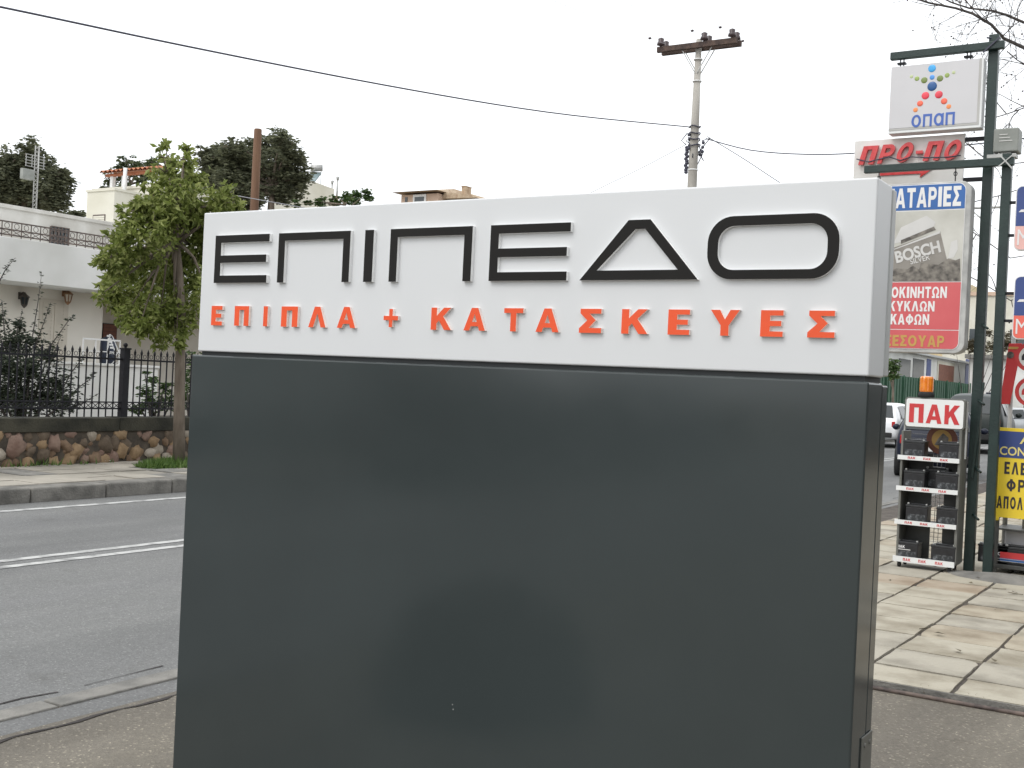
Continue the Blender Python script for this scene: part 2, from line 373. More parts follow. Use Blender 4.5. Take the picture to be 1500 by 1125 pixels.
def mesh_of_curve(cu):
    o = bpy.data.objects.new('tmp', cu); COL.objects.link(o)
    bpy.context.view_layer.update()
    me = bpy.data.meshes.new_from_object(o.evaluated_get(bpy.context.evaluated_depsgraph_get()))
    bpy.data.objects.remove(o); bpy.data.curves.remove(cu)
    return me
def place_flat(me, name, x0, x1, z0, z1, y, depth, mats, parent, shear=0.0, rot=0.0, front_only=False, keep=False):
    """fit a mesh lying in local XY into the rectangle x0..x1, z0..z1 facing -Y, its front at y"""
    xs = [v.co.x for v in me.vertices]; ys = [v.co.y for v in me.vertices]; zs = [v.co.z for v in me.vertices]
    ax, bx = min(xs), max(xs); ay, by = min(ys), max(ys); az, bz = min(zs), max(zs)
    off = Vector((0, 0, 0)); p = parent
    while p is not None: off += Vector(p.location); p = p.parent
    cx, cz = (x0 + x1) / 2, (z0 + z1) / 2
    cr, sr = math.cos(rot), math.sin(rot)
    for v in me.vertices:
        u = (v.co.x - ax) / (bx - ax); t = (v.co.y - ay) / (by - ay)
        d = (v.co.z - az) / (bz - az) if bz > az else 1
        X = (u - .5) * (x1 - x0) + shear * (t - .5) * (z1 - z0); Z = (t - .5) * (z1 - z0)
        v.co = Vector((cx + X * cr - Z * sr, y + (1 - d) * depth, cz + X * sr + Z * cr)) - off
    me.materials.clear()
    mats = mats if isinstance(mats, (list, tuple)) else [mats]
    for m in mats: me.materials.append(m)
    me.update()
    for p in me.polygons:
        p.use_smooth = False
        p.material_index = 0 if (len(mats) == 1 or p.normal.y < -.9) else 1
    o = bpy.data.objects.new(name, me); COL.objects.link(o); o.parent = parent
    return o
def text(body, x0, x1, z0, z1, y, m, parent, depth=.004, bold=.02, shear=0.0, rot=0.0, name='lettering', spacing=1.0):
    cu = bpy.data.curves.new('t', 'FONT'); cu.body = body; cu.extrude = .02; cu.offset = bold; cu.resolution_u = 4
    cu.space_character = spacing; cu.align_x = 'CENTER'
    return place_flat(mesh_of_curve(cu), name, x0, x1, z0, z1, y, depth, m, parent, shear, rot)
def outline(splines, x0, x1, z0, z1, y, mats, parent, depth, name):
    cu = bpy.data.curves.new('t', 'CURVE'); cu.dimensions = '2D'; cu.fill_mode = 'BOTH'; cu.extrude = .05
    for pts in splines:
        sp = cu.splines.new('POLY'); sp.points.add(len(pts) - 1); sp.use_cyclic_u = True
        for q, p in zip(sp.points, pts): q.co = (p[0], p[1], 0, 1)
    return place_flat(mesh_of_curve(cu), name, x0, x1, z0, z1, y, depth, mats, parent)
def rrect(x0, x1, z0, z1, r, n=6):
    out = []
    for cx, cz, a0 in ((x1 - r, z1 - r, 0), (x0 + r, z1 - r, 90), (x0 + r, z0 + r, 180), (x1 - r, z0 + r, 270)):
        for k in range(n + 1):
            a = R(a0 + 90 * k / n); out.append((cx + r * math.cos(a), cz + r * math.sin(a)))
    return out
def rect_px(pxl, pyt, pxr, pyb, y):
    """world rectangle on the plane y=const whose mid edges pass through those pixels"""
    mx_, my_ = (pxl + pxr) / 2, (pyt + pyb) / 2
    return on_y(pxl, my_, y).x, on_y(pxr, my_, y).x, on_y(mx_, pyb, y).z, on_y(mx_, pyt, y).z

# ------------------------------------------------------------------ ground, road, pavements  (x = to the right of the road, y = along it)
XK_N, XK_F = -4.54, -11.0          # near and far road edge
def structure(o): return tag(o, kind='structure')
b = MB(); b.add([(-400, -300, -.004), (400, -300, -.004), (400, 600, -.004), (-400, 600, -.004)], [(0, 1, 2, 3)]); structure(b.build('ground', M['earth']))
b = MB(); b.add([(XK_F, -80, 0), (XK_N, -80, 0), (XK_N, 300, 0), (XK_F, 300, 0)], [(0, 1, 2, 3)]); structure(b.build('road', M['road']))
b = MB(); b.add([(XK_N + .3, -80, .004), (60, -80, .004), (60, 300, .004), (XK_N + .3, 300, .004)], [(0, 1, 2, 3)]); structure(b.build('forecourt', M['forecourt']))
b = MB()
for y0 in range(-60, 200, 4):
    b.add([(-10.56, y0, .004), (-10.45, y0, .004), (-10.45, y0 + 4, .004), (-10.56, y0 + 4, .004)], [(0, 1, 2, 3)])
for x in (-7.93, -7.69):
    b.add([(x - .047, -60, .004), (x + .047, -60, .004), (x + .047, 200, .004), (x - .047, 200, .004)], [(0, 1, 2, 3)])
structure(b.build('road_markings', M['paint'], clean=False))
# near edge: flush kerb stones with a broken dirty joint behind
rnd = random.Random(3)
b = MB(); y = -20
while y < 60:
    L = rnd.uniform(.9, 1.1)
    b.box(XK_N + .0, XK_N + .13, y + .008, y + L - .008, -.02, .013 + rnd.uniform(-.004, .004))
    y += L
structure(b.build('near_kerb', M['kerb_near'], bevel=.008))
b = MB(); vs = []; n = 0; y = -20.0; pts = []
while y < 60:
    pts.append((y, XK_N + .36 + rnd.uniform(-.012, .012), rnd.uniform(.004, .015))); y += rnd.uniform(.05, .16)
for (ya, xa, wa), (yb, xb, wb) in zip(pts, pts[1:]):
    b.add([(xa - wa, ya, .008), (xa + wa, ya, .008), (xb + wb, yb, .008), (xb - wb, yb, .008)], [(0, 1, 2, 3)])
pts = []; y = -20.0
while y < 60:
    pts.append((y, XK_N - .10 + rnd.uniform(-.02, .02), rnd.choice([.002, .003, .006, .008]))); y += rnd.uniform(.05, .3)
for (ya, xa, wa), (yb, xb, wb) in zip(pts, pts[1:]):
    if rnd.random() < .65: b.add([(xa - wa, ya, .004), (xa + wa, ya, .004), (xb + wb, yb, .004), (xb - wb, yb, .004)], [(0, 1, 2, 3)])
structure(b.build('pavement_crack', M['crack'], clean=False))
b = MB(); b.add([(XK_N + .13, -80, .002), (XK_N + .32, -80, .002), (XK_N + .32, 300, .002), (XK_N + .13, 300, .002)], [(0, 1, 2, 3)]); structure(b.build('gutter_strip', M['road']))
# far pavement
b = MB(); y = -40
while y < 120:
    L = rnd.uniform(.95, 1.05)
    b.box(XK_F - .28, XK_F, y + .006, y + L - .006, -.02, .165 + rnd.uniform(-.008, .008))
    y += L
structure(b.build('far_kerb', M['kerb'], bevel=.025))
b = MB(); b.box(-13.6, XK_F - .282, -60, 160, -.02, .145)
structure(b.build('far_pavement_bed', M['pave_gap']))
b = MB()
for i in range(5):
    for j in range(-60, 240):
        x1 = XK_F - .29 - i * .45; y0 = j * .45
        h = .158 + rnd.uniform(-.006, .010)
        if rnd.random() < .04: continue
        b.box(x1 - .442 + rnd.uniform(0, .012), x1 - rnd.uniform(0, .008), y0 + rnd.uniform(0, .012), y0 + .442, .10, h, rnd.choice([0, 0, 0, 1]))
structure(b.build('far_pavement', [M['pave_far'], M['kerb_near']]))
# garden soil behind the far wall
b = MB(); b.box(-60, -13.62, -60, 160, -.02, .30); structure(b.build('garden_soil', M['earth']))

# near paved apron (right)
Y_AP = on_z(1390, 1015, .05).y
SLAB_X0 = on_z(1396, 1012, .05).x                       # a joint line along the road
b = MB(); b.box(XK_N + .33, 9.5, Y_AP + .01, 26, -.01, .040); structure(b.build('paved_apron_bed', M['pave_gap']))
b = MB()
for i in range(-6, 19):
    for j in range(0, 39):
        xa = SLAB_X0 + i * .5; ya = Y_AP - .11 + j * .5
        if xa < XK_N + .34: continue
        tz = rnd.uniform(-.003, .003); tx = rnd.uniform(-.002, .002); ty = rnd.uniform(-.002, .002)
        g = rnd.uniform(.0045, .0085)
        # slab outline with worn, slightly chipped corners
        poly = []
        for (cx, cy) in ((xa + g + .003, ya + g), (xa + .5 - g - .003, ya + g), (xa + .5 - g - .003, ya + .5 - g), (xa + g + .003, ya + .5 - g)):
            poly.append((cx + rnd.uniform(-.006, .006), cy + rnd.uniform(-.006, .006)))
        mx_ = (xa + .25, ya + .25); out = []
        for k in range(4):
            p, q = poly[k], poly[(k + 1) % 4]
            for t in (0, .2, .4, .6, .8):
                ww = rnd.uniform(-.007, .004) if t else (rnd.uniform(.0, .05) if rnd.random() < .25 else 0)
                X = p[0] + (q[0] - p[0]) * t; Y = p[1] + (q[1] - p[1]) * t
                d = math.hypot(mx_[0] - X, mx_[1] - Y)
                out.append((X + (mx_[0] - X) / d * abs(ww), Y + (mx_[1] - Y) / d * abs(ww)))
        zt = lambda p: .052 + tz + (p[0] - mx_[0]) * tx * 4 + (p[1] - mx_[1]) * ty * 4
        out = [(X, max(Y, Y_AP + .016)) for X, Y in out]
        m_ = rnd.choices([0, 1, 2, 3], [6, 3, 1, 3])[0]; nn = len(out)
        b.add([(p[0], p[1], zt(p)) for p in out] + [(p[0], p[1], .0) for p in out],
              [tuple(range(nn))] + [(k, (k + 1) % nn, nn + (k + 1) % nn, nn + k) for k in range(nn)], m_)
structure(b.build('paved_apron', SLABS))
b = MB(); b.box(XK_N + .33, 9.5, Y_AP - .004, Y_AP + .009, -.01, .048); structure(b.build('apron_edge', M['kerb_near']))
b = MB(); b.tube([(SLAB_X0 - 2.4 + k * .5, Y_AP - .022 + rnd.uniform(-.006, .006), .013) for k in range(24)], .012, 8)
tag(b.build('edge_pipe', M['iron_rust']), 'dark rusty pipe along the front edge of the paved slabs', 'pipe')
# litter: dead twigs and leaves on the slabs
b = MB()
for k in range(240):
    x = rnd.uniform(-2.5, 5.5); y = rnd.uniform(Y_AP + .1, 17); a = rnd.uniform(0, 6.3); L = rnd.choice([.02, .03, .04, .12, .2])
    if L < .1:
        d = Vector((math.cos(a), math.sin(a), 0)) * L; e = Vector((-d.y, d.x, 0)) * .5
        c = Vector((x, y, .068)); b.add([c - d, c + e + Vector((0, 0, .01)), c + d, c - e], [(0, 1, 2, 3)])
    else:
        p = Vector((x, y, .068)); q = [p]
        for _ in range(3):
            a += rnd.uniform(-.5, .5); p = p + Vector((math.cos(a), math.sin(a), 0)) * L / 3; q.append(p)
        b.tube(q, .003, 4)
tag(b.build('leaf_litter', M['leaf_dry'], clean=False), kind='stuff')
b = MB()
for k in range(520):
    i = rnd.randint(-5, 8); 
    x = SLAB_X0 + i * .5 + rnd.gauss(0, .012); y = rnd.uniform(Y_AP, 14)
    if rnd.random() < .3: y = Y_AP + .05 + rnd.gauss(0, .03); x = rnd.uniform(-2, 5)
    a = rnd.uniform(0, 6.3); h = rnd.uniform(.008, .03)
    b.add([(x, y, .03), (x + .006, y + .003, .03), (x + math.cos(a) * h, y + math.sin(a) * h, .045 + h * .5)], [(0, 1, 2)])
tag(b.build('joint_weeds', M['leaf_dry'], clean=False), kind='stuff')

# ------------------------------------------------------------------ the totem sign
S_F = 2.83                                              # its front plane
hxl, hxr = on_y(294, 415, S_F).x, on_y(1279.5, 405, S_F).x
z_top = (on_y(300, 311, S_F).z + on_y(1286, 260.5, S_F).z) / 2
z_seam = (on_y(288, 513, S_F).z + on_y(1273.5, 553, S_F).z) / 2
THK = on_x(1306.5, 420, hxr).y - S_F
print('sign', hxl, hxr, z_top, z_seam, THK)
tot = thing('totem_sign', 'large double-deck shop totem with white lettered header above a glossy dark grey cabinet', 'sign', ((hxl + hxr) / 2, S_F + THK / 2, 0))
b = MB(); b.prism([(hxl, z_seam), (hxr, z_seam), (hxr, z_top), (hxl, z_top)], S_F, S_F + THK * .78); b.build('header_box', M['white_panel'], tot, bevel=.005)
b = MB(); b.prism([(hxl - .002, z_seam + .004), (hxr + .002, z_seam + .004), (hxr + .002, z_top - .006), (hxl - .002, z_top - .006)], S_F + THK * .785, S_F + THK); b.build('header_back_tray', M['grey_trim'], tot, bevel=.004)
cxl, cxr = on_y(281, 517, S_F - .006).x, on_y(1272.5, 560, S_F - .006).x
b = MB(); b.box(hxl + .01, hxr - .012, S_F + .012, S_F + THK - .02, z_seam - .028, z_seam + .001); b.build('shadow_gap', M['dark_recess'], tot)
zc = z_seam - .013
b = MB(); b.box(cxl, cxr, S_F - .006, S_F + THK * .70, .06, zc); b.build('cabinet', M['dark_panel'], tot, bevel=.006)
b = MB(); b.box(cxl + .002, cxr - .001, S_F + THK * .715, S_F + THK * 1.02, .06, zc - .006); b.build('cabinet_back_tray', M['dark_panel'], tot, bevel=.004)
b = MB(); b.box(cxl + .02, cxr - .02, S_F + .02, S_F + THK - .02, .0, .06); b.build('plinth', M['dark_recess'], tot)
b = MB(); zb = on_x(1262, 1100, cxr).z
b.prism([(0, 0), (1, 0), (1, 1), (0, 1)], 0, 1); b = MB()
b.box(cxr + .0005, cxr + .004, S_F + THK * .45, S_F + THK * .98, zb - .10, zb + .035)
for k in (0, 1):
    b.tube([(cxr + .003, S_F + THK * (.58 + .25 * k), zb + .012), (cxr + .007, S_F + THK * (.58 + .25 * k), zb + .012)], .006, 10)
b.build('lock_plate', M['rack_side'], tot, bevel=.001)
b = MB(); rs_ = random.Random(2)
for px, py in ((663, 1032), (664, 1039)):
    p = on_y(px, py, S_F - .006); r_ = rs_.uniform(.0008, .0018)
    b.tube([(p.x, S_F - .0063, p.z), (p.x, S_F - .0068, p.z)], r_, 6)
tag(b.build('paint_chips', M['grey_trim'], tot), kind='stuff')
# black header letters: measured left and right edges of the black faces, shared height
LD = .012
yl = S_F - LD
def band(pt_l, pt_r): return [on_y(*pt_l, yl).z, on_y(*pt_r, yl).z]
z1 = sum(band((317, 345), (1190, 312.5))) / 2; z0 = sum(band((313, 412.5), (1135, 411.5))) / 2
H = z1 - z0; st = .128 * H * 1.22
yc = 380
def lx(px, py=380): return on_y(px, py, yl).x
SIDE = [M['black_face'], M['letter_side']]
def E_shape(wd, arm_mid): 
    t = st
    return [[(0, 0), (wd * .975, 0), (wd * .975, t), (t * 1.15, t), (t * 1.15, H * .5 - t / 2), (wd * arm_mid, H * .5 - t / 2), (wd * arm_mid, H * .5 + t / 2), (t * 1.15, H * .5 + t / 2), (t * 1.15, H - t), (wd, H - t), (wd, H), (0, H)]]
def Pi_shape(wd):
    t = st * 1.15
    return [[(0, 0), (t, 0), (t, H - st), (wd - t, H - st), (wd - t, 0), (wd, 0), (wd, H), (0, H)]]
def put(sp, xa, xb): outline(sp, xa, xb, z0, z1, yl, SIDE, tot, LD, 'letter')
xa, xb = lx(314.5), lx(393.5); put(E_shape(xb - xa, .955), xa, xb)
xa, xb = lx(407), lx(512.0); put(Pi_shape(xb - xa), xa, xb)
xa, xb = lx(533.2), lx(546); put([[(0, 0), (1, 0), (1, 1), (0, 1)]], xa, xb)
xa, xb = lx(570.5), lx(690.5); put(Pi_shape(xb - xa), xa, xb)
xa, xb = lx(717), lx(834); put(E_shape(xb - xa, .965), xa, xb)
xa, xb = lx(848.5, 411), lx(1022, 411); wd = xb - xa
ta, tb = lx(921, 320) - xa, lx(953, 320) - xa
hb = st * 1.05
def lerp(p, q, t): return (p[0] + (q[0] - p[0]) * t, p[1] + (q[1] - p[1]) * t)
il0 = (wd * .150, hb); ir0 = (wd * .835, hb)
put([[(0, 0), (wd, 0), (tb, H), (ta, H)], [il0, ir0, (ta + (tb - ta) * .78, H - st), (ta + (tb - ta) * .34, H - st)]], xa, xb)
xa, xb = lx(1035.5), lx(1228.5); wd = xb - xa
put([rrect(0, wd, 0, H, H * .42, 10), rrect(st * 1.15, wd - st * 1.15, st * .95, H - st, H * .27, 10)], xa, xb)
# orange subtitle: bold block capitals as outlines on a unit square
t = .25
BL = {
 'Ε': [[(0, 0), (1, 0), (1, .2), (.42, .2), (.42, .4), (.92, .4), (.92, .6), (.42, .6), (.42, .8), (1, .8), (1, 1), (0, 1)]],
 'Π': [[(0, 0), (.34, 0), (.34, .8), (.66, .8), (.66, 0), (1, 0), (1, 1), (0, 1)]],
 'Ι': [[(0, 0), (1, 0), (1, 1), (0, 1)]],
 'Λ': [[(0, 0), (.28, 0), (.5, .68), (.72, 0), (1, 0), (.66, 1), (.34, 1)]],
 'Α': [[(0, 0), (.27, 0), (.33, .19), (.67, .19), (.73, 0), (1, 0), (.65, 1), (.35, 1)], [(.395, .38), (.605, .38), (.5, .73)]],
 '+': [[(0, .38), (.38, .38), (.38, 0), (.62, 0), (.62, .38), (1, .38), (1, .62), (.62, .62), (.62, 1), (.38, 1), (.38, .62), (0, .62)]],
 'Κ': [[(0, 0), (.28, 0), (.28, .29), (.40, .42), (.66, 0), (1, 0), (.60, .61), (.98, 1), (.62, 1), (.28, .63), (.28, 1), (0, 1)]],
 'Τ': [[(.35, 0), (.65, 0), (.65, .79), (1, .79), (1, 1), (0, 1), (0, .79), (.35, .79)]],
 'Σ': [[(0, 0), (1, 0), (1, .21), (.44, .21), (.74, .53), (.46, .80), (.98, .80), (.98, 1), (.04, 1), (.04, .81), (.36, .52), (0, .19)]],
 'Υ': [[(.36, 0), (.64, 0), (.64, .40), (1, 1), (.68, 1), (.5, .63), (.32, 1), (0, 1), (.36, .40)]],
}
def arc(cx, cz, rx, rz, a0, a1, n=12): return [(cx + rx * math.cos(R(a0 + (a1 - a0) * k / n)), cz + rz * math.sin(R(a0 + (a1 - a0) * k / n))) for k in range(n + 1)]
BL.update({
 'Μ': [[(0, 0), (.22, 0), (.22, .60), (.43, 0), (.57, 0), (.78, .60), (.78, 0), (1, 0), (1, 1), (.72, 1), (.5, .42), (.28, 1), (0, 1)]],
 'Ρ': [[(0, 0), (.3, 0), (.3, .36)] + arc(.58, .68, .42, .32, -90, 90) + [(0, 1)], [(.3, .56)] + arc(.56, .68, .14, .12, -90, 90) + [(.3, .8)]],
 'Ο': [arc(.5, .5, .5, .5, 0, 345, 23), arc(.5, .5, .24, .29, 0, 345, 23)],
 'Ν': [[(0, 0), (.27, 0), (.27, .58), (.73, 0), (1, 0), (1, 1), (.73, 1), (.73, .42), (.27, 1), (0, 1)]],
 'Η': [[(0, 0), (.3, 0), (.3, .4), (.7, .4), (.7, 0), (1, 0), (1, 1), (.7, 1), (.7, .6), (.3, .6), (.3, 1), (0, 1)]],
 'Ω': [[(0, 0), (.42, 0)] + arc(.5, .58, .25, .25, 245, -65, 16) + [(.58, 0), (1, 0), (1, .18), (.80, .18)] + arc(.5, .56, .48, .44, -48, 228, 18) + [(.20, .18), (0, .18)]],
 'Φ': [[(.38, 0), (.62, 0), (.62, .14)] + arc(.5, .5, .5, .37, -72, 72) + [(.62, 1), (.38, 1)] + arc(.5, .5, .5, .37, 108, 252), [(.62, .32)] + arc(.56, .5, .20, .18, -70, 70) + [(.62, .68)], [(.38, .68)] + arc(.44, .5, .20, .18, 110, 250) + [(.38, .32)]],
 'Ξ': [[(0, 0), (1, 0), (1, .2), (0, .2)], [(.1, .4), (.9, .4), (.9, .6), (.1, .6)], [(0, .8), (1, .8), (1, 1), (0, 1)]],
 'Δ': [[(0, 0), (1, 0), (.64, 1), (.36, 1)], [(.30, .2), (.70, .2), (.5, .72)]],
 'Χ': [[(0, 0), (.32, 0), (.5, .31), (.68, 0), (1, 0), (.68, .51), (.97, 1), (.66, 1), (.5, .72), (.34, 1), (.03, 1), (.32, .51)]],
})
BL['Γ'] = [[(0, 0), (.32, 0), (.32, .79), (1, .79), (1, 1), (0, 1)]]
WID = {'Γ': .75, 'Ι': .36, 'Μ': 1.15, 'Ω': 1.05, 'Φ': 1.1, 'Ο': 1.05, 'Ε': .78, 'Ρ': .82, 'Π': .92, 'Ν': .95, 'Η': .92, 'Σ': .82, 'Τ': .86, 'Ξ': .85, 'Κ': .95}
def btext(body, x0, x1, z0, z1, y, m, parent, depth=.003, gap=.16, name='lettering', shear=0.0):
    x = 0; sp = []
    for ch in body:
        w_ = WID.get(ch, 1.0)
        for pts in BL[ch]: sp.append([(x + p[0] * w_, p[1] * 1.25) for p in pts])
        x += w_ + gap
    if shear: sp = [[(p[0] + p[1] * shear, p[1]) for p in pts] for pts in sp]
    return outline(sp, x0, x1, z0, z1, y, m, parent, depth, name)
SUB = [('Ε', 309.6, 325.5), ('Π', 343.5, 364.5), ('Ι', 385.8, 392), ('Π', 412, 436), ('Λ', 452, 477.5), ('Α', 494, 521), ('+', 562, 583),
       ('Κ', 631.5, 661), ('Α', 679.5, 711), ('Τ', 738, 766), ('Α', 785, 819), ('Σ', 848.5, 881), ('Κ', 910.5, 949), ('Ε', 978.5, 1010),
       ('Υ', 1040.5, 1083), ('Ε', 1114, 1147), ('Σ', 1183, 1223)]
LD2 = .0105; yo = S_F - LD2
sz1 = (on_y(310, 446.5, yo).z + on_y(1203, 457, yo).z) / 2; sz0 = (on_y(310, 474, yo).z + on_y(1203, 498, yo).z) / 2
for ch, pl, pr in SUB:
    py = 460 + (pl - 310) / 900 * 17
    xa, xb = on_y(pl, py, yo).x, on_y(pr, py, yo).x
    if ch == '+':
        zm = (sz0 + sz1) / 2; hh = (xb - xa) * .5
        outline(BL[ch], xa, xb, zm - hh, zm + hh, yo, [M['orange_face'], M['letter_side_o']], tot, LD2, 'plus_sign')
    else:
        outline(BL[ch], xa, xb, sz0, sz1, yo, [M['orange_face'], M['letter_side_o']], tot, LD2, 'subtitle_letter')

# ------------------------------------------------------------------ left side: stone garden wall, iron fence, house
WX = -13.35                                             # street face of the garden wall
rnd = random.Random(11)
WZ1 = .78
wall = thing('stone_garden_wall', 'low rubble stone wall with a dark mossy concrete cap along the far pavement', 'wall', (WX, 8, .15))
b = MB(); b.box(WX - .28, WX, -30, 45, .0, WZ1 - .18); b.build('stone_core', M['mortar'], wall)
b = MB()
yy = 4.0
while yy < 21:
    for row in range(4):
        for sub in range(1):
            y0 = yy + rnd.uniform(-.08, .08) + (row % 2) * .12
            z0_ = .19 + row * .115 + rnd.uniform(-.03, .03)
            if rnd.random() < .18: continue
            r = rnd.uniform(.06, .15)
            rot = Matrix.Rotation(rnd.uniform(0, 3.1), 3, 'X')
            b.ball((WX - .02, y0, z0_), r, .55, rnd.uniform(.8, 1.35), rnd.uniform(.6, 1.0), 8, 5, rnd.choices(range(5), [4, 4, 2, 2, 4])[0], .24, rnd, rot)
    yy += rnd.uniform(.17, .26)
b.build('field_stones', STONES, wall, clean=False)
b = MB()
yy = -30
while yy < 45:
    L = 2.4
    b.box(WX - .32, WX + .035, yy + .004, yy + L - .004, WZ1 - .19, WZ1 + rnd.uniform(-.006, .006)); yy += L
b.build('wall_cap', M['cap'], wall, bevel=.012)
# litter + weeds at the wall foot
b = MB()
for k in range(900):
    y = rnd.uniform(6, 20); x = WX + abs(rnd.gauss(0, .07)) + .02
    if math.sin(y * 2.1) + rnd.uniform(-1, 1) < .2: continue
    a = rnd.uniform(0, 6.3); h = rnd.uniform(.03, .12); q = Vector((math.cos(a), math.sin(a), 0)) * .012
    p = Vector((x, y, .155)); tip = p + Vector((rnd.uniform(-.05, .05), rnd.uniform(-.05, .05), h))
    b.add([p - q, p + q, tip], [(0, 1, 2)])
tag(b.build('wall_foot_weeds', M['grass'], clean=False), kind='stuff')

FZ0, FZ1 = WZ1, WZ1 + .98
def iron_bay(parent, x, ya, yb):
    b = MB(); n = max(2, round((yb - ya) / .118)); dy = (yb - ya) / n
    for zz, hgt in ((FZ0 + .12, .022), (FZ0 + .21, .018), (FZ0 + .82, .026)):
        b.box(x - .012, x + .012, ya, yb, zz - hgt / 2, zz + hgt / 2)
    for k in range(1, n):
        y = ya + dy * k
        b.box(x - .0075, x + .0075, y - .0075, y + .0075, FZ0 + .005, FZ1 - .07)
        b.tube([(x, y, FZ1 - .085), (x, y, FZ1 - .06), (x, y, FZ1)], [.008, .019, .001], 4, smooth=False)
        b.tube([(x, y, FZ1 - .09), (x, y, FZ1 - .075)], [.017, .017], 6)
    for k in range(n):
        y = ya + dy * k
        b.bar((x + .004, y, FZ0 + .12), (x + .004, y + dy, FZ0 + .21), .008)
        b.bar((x - .004, y, FZ0 + .21), (x - .004, y + dy, FZ0 + .12), .008)
        # little scroll under the top rail
        c = Vector((x, y + dy / 2, FZ0 + .87))
        b.tube([c + Vector((0, math.cos(a) * .028, math.sin(a) * .028)) for a in [i * math.pi / 5 for i in range(11)]], .004, 4, caps=False)
    return b.build('railing_panel', M['iron'], parent)
yp = on_x(181.5, 560, WX - .15).y
fence = thing('iron_fence', 'black wrought iron fence with spear tips on the stone garden wall', 'fence', (WX - .15, yp, WZ1))
posts = [yp + 3.05 * k for k in range(-8, 6)]
fx = WX - .15
for ya, yb in zip(posts, posts[1:]): iron_bay(fence, fx, ya + .055, yb - .055)
for yq in posts:
    b = MB(); b.box(fx - .05, fx + .05, yq - .05, yq + .05, FZ0, FZ1 - .02); b.box(fx - .06, fx + .06, yq - .06, yq + .06, FZ1 - .02, FZ1 + .005)
    b.tube([(fx, yq, FZ1), (fx, yq, FZ1 + .02)], .02, 8); b.ball((fx, yq, FZ1 + .045), .032)
    b.build('fence_post', M['iron'], fence, bevel=.004)

# house with the long balcony
HX = -20.4                                              # ground floor facade
PX = -19.2                                              # balcony front
yc_ = on_x(151, 450, HX).y                              # end of the facade
zb0 = on_x(70, 417, PX).z; zb1 = on_x(70, 355.5, PX).z  # parapet bottom/top
zsoff = zb0
ye = yc_ + 2.4
print('house', yc_, zb0, zb1)
house = thing('balcony_house', 'white two storey house with a long solid balcony parapet behind the iron fence', 'house', (HX, yc_ - 4, .3))
y_s = -6
b = MB(); b.box(HX - .25, HX, y_s, yc_, .3, zsoff); b.box(HX - 2.2, HX - .25, yc_ - .25, yc_, .3, zsoff)
b.build('front_wall', M['stucco_warm'], house)
b = MB(); b.box(HX - 2.45, HX - 2.2, yc_ - .25, yc_ + 9, .3, zsoff); b.build('recessed_wall', M['stucco_warm'], house)
b = MB(); b.box(HX - 8, PX - .14, y_s, ye + 4, zsoff, zsoff + .2); b.build('balcony_slab', M['stucco_white'], house)
b = MB(); b.box(PX - .14, PX, y_s, ye, zsoff - .004, zb1); b.box(HX - 6, PX - .14, ye - .14, ye, zsoff + .2, zb1); b.build('parapet', M['stucco_white'], house, bevel=.01)
# railing on the parapet
zr = on_x(40, 329, PX - .07).z
b = MB(); xr = PX - .07
for zz in (zb1 + .05, zr - .14, zr): b.box(xr - .012, xr + .012, y_s, ye, zz - .012, zz + .012)
y = y_s
while y < ye - .2:
    b.bar((xr, y, zb1), (xr, y, zr), .014)
    b.bar((xr + .005, y, zb1 + .05), (xr + .005, y + .2, zr - .14), .010); b.bar((xr - .005, y, zr - .14), (xr - .005, y + .2, zb1 + .05), .010)
    c = Vector((xr, y + .1, zr - .07)); b.tube([c + Vector((0, math.cos(a) * .05, math.sin(a) * .05)) for a in [i * math.pi / 5 for i in range(11)]], .006, 4, caps=False)
    y += .2
b.build('balcony_railing', M['iron_rust'], house)
# set-back upper storey, its top edge slightly ragged
UX = -24.5
zu = on_x(40, 310, UX).z
yu = on_x(132, 330, UX).y
b = MB(); b.box(UX - 6, UX, y_s, yu + 6, zsoff + .2, zu); b.build('upper_wall', M['stucco_grey'], house)
b = MB(); b.box(UX - 6.05, UX + .05, y_s, yu + 6, zu, zu + .09); b.build('roof_edge', M['stucco_grey'], house, bevel=.01)
wy0, wy1 = on_x(73, 345, UX).y, on_x(100, 345, UX).y; wz0, wz1 = on_x(86, 359, UX).z, on_x(86, 333, UX).z
b = MB(); b.box(UX - .04, UX + .008, wy0, wy1, wz0, wz1); fr = b.build('window', M['win_glass'], house)
b = MB()
for k in range(6):
    ya = wy0 + (wy1 - wy0) * k / 5
    b.box(UX + .02, UX + .035, ya - .012, ya + .012, wz0, wz1)
for k in range(5):
    za = wz0 + (wz1 - wz0) * k / 4
    b.box(UX + .036, UX + .05, wy0, wy1, za - .010, za + .010)
b.build('window_grille', M['iron_rust'], fr)
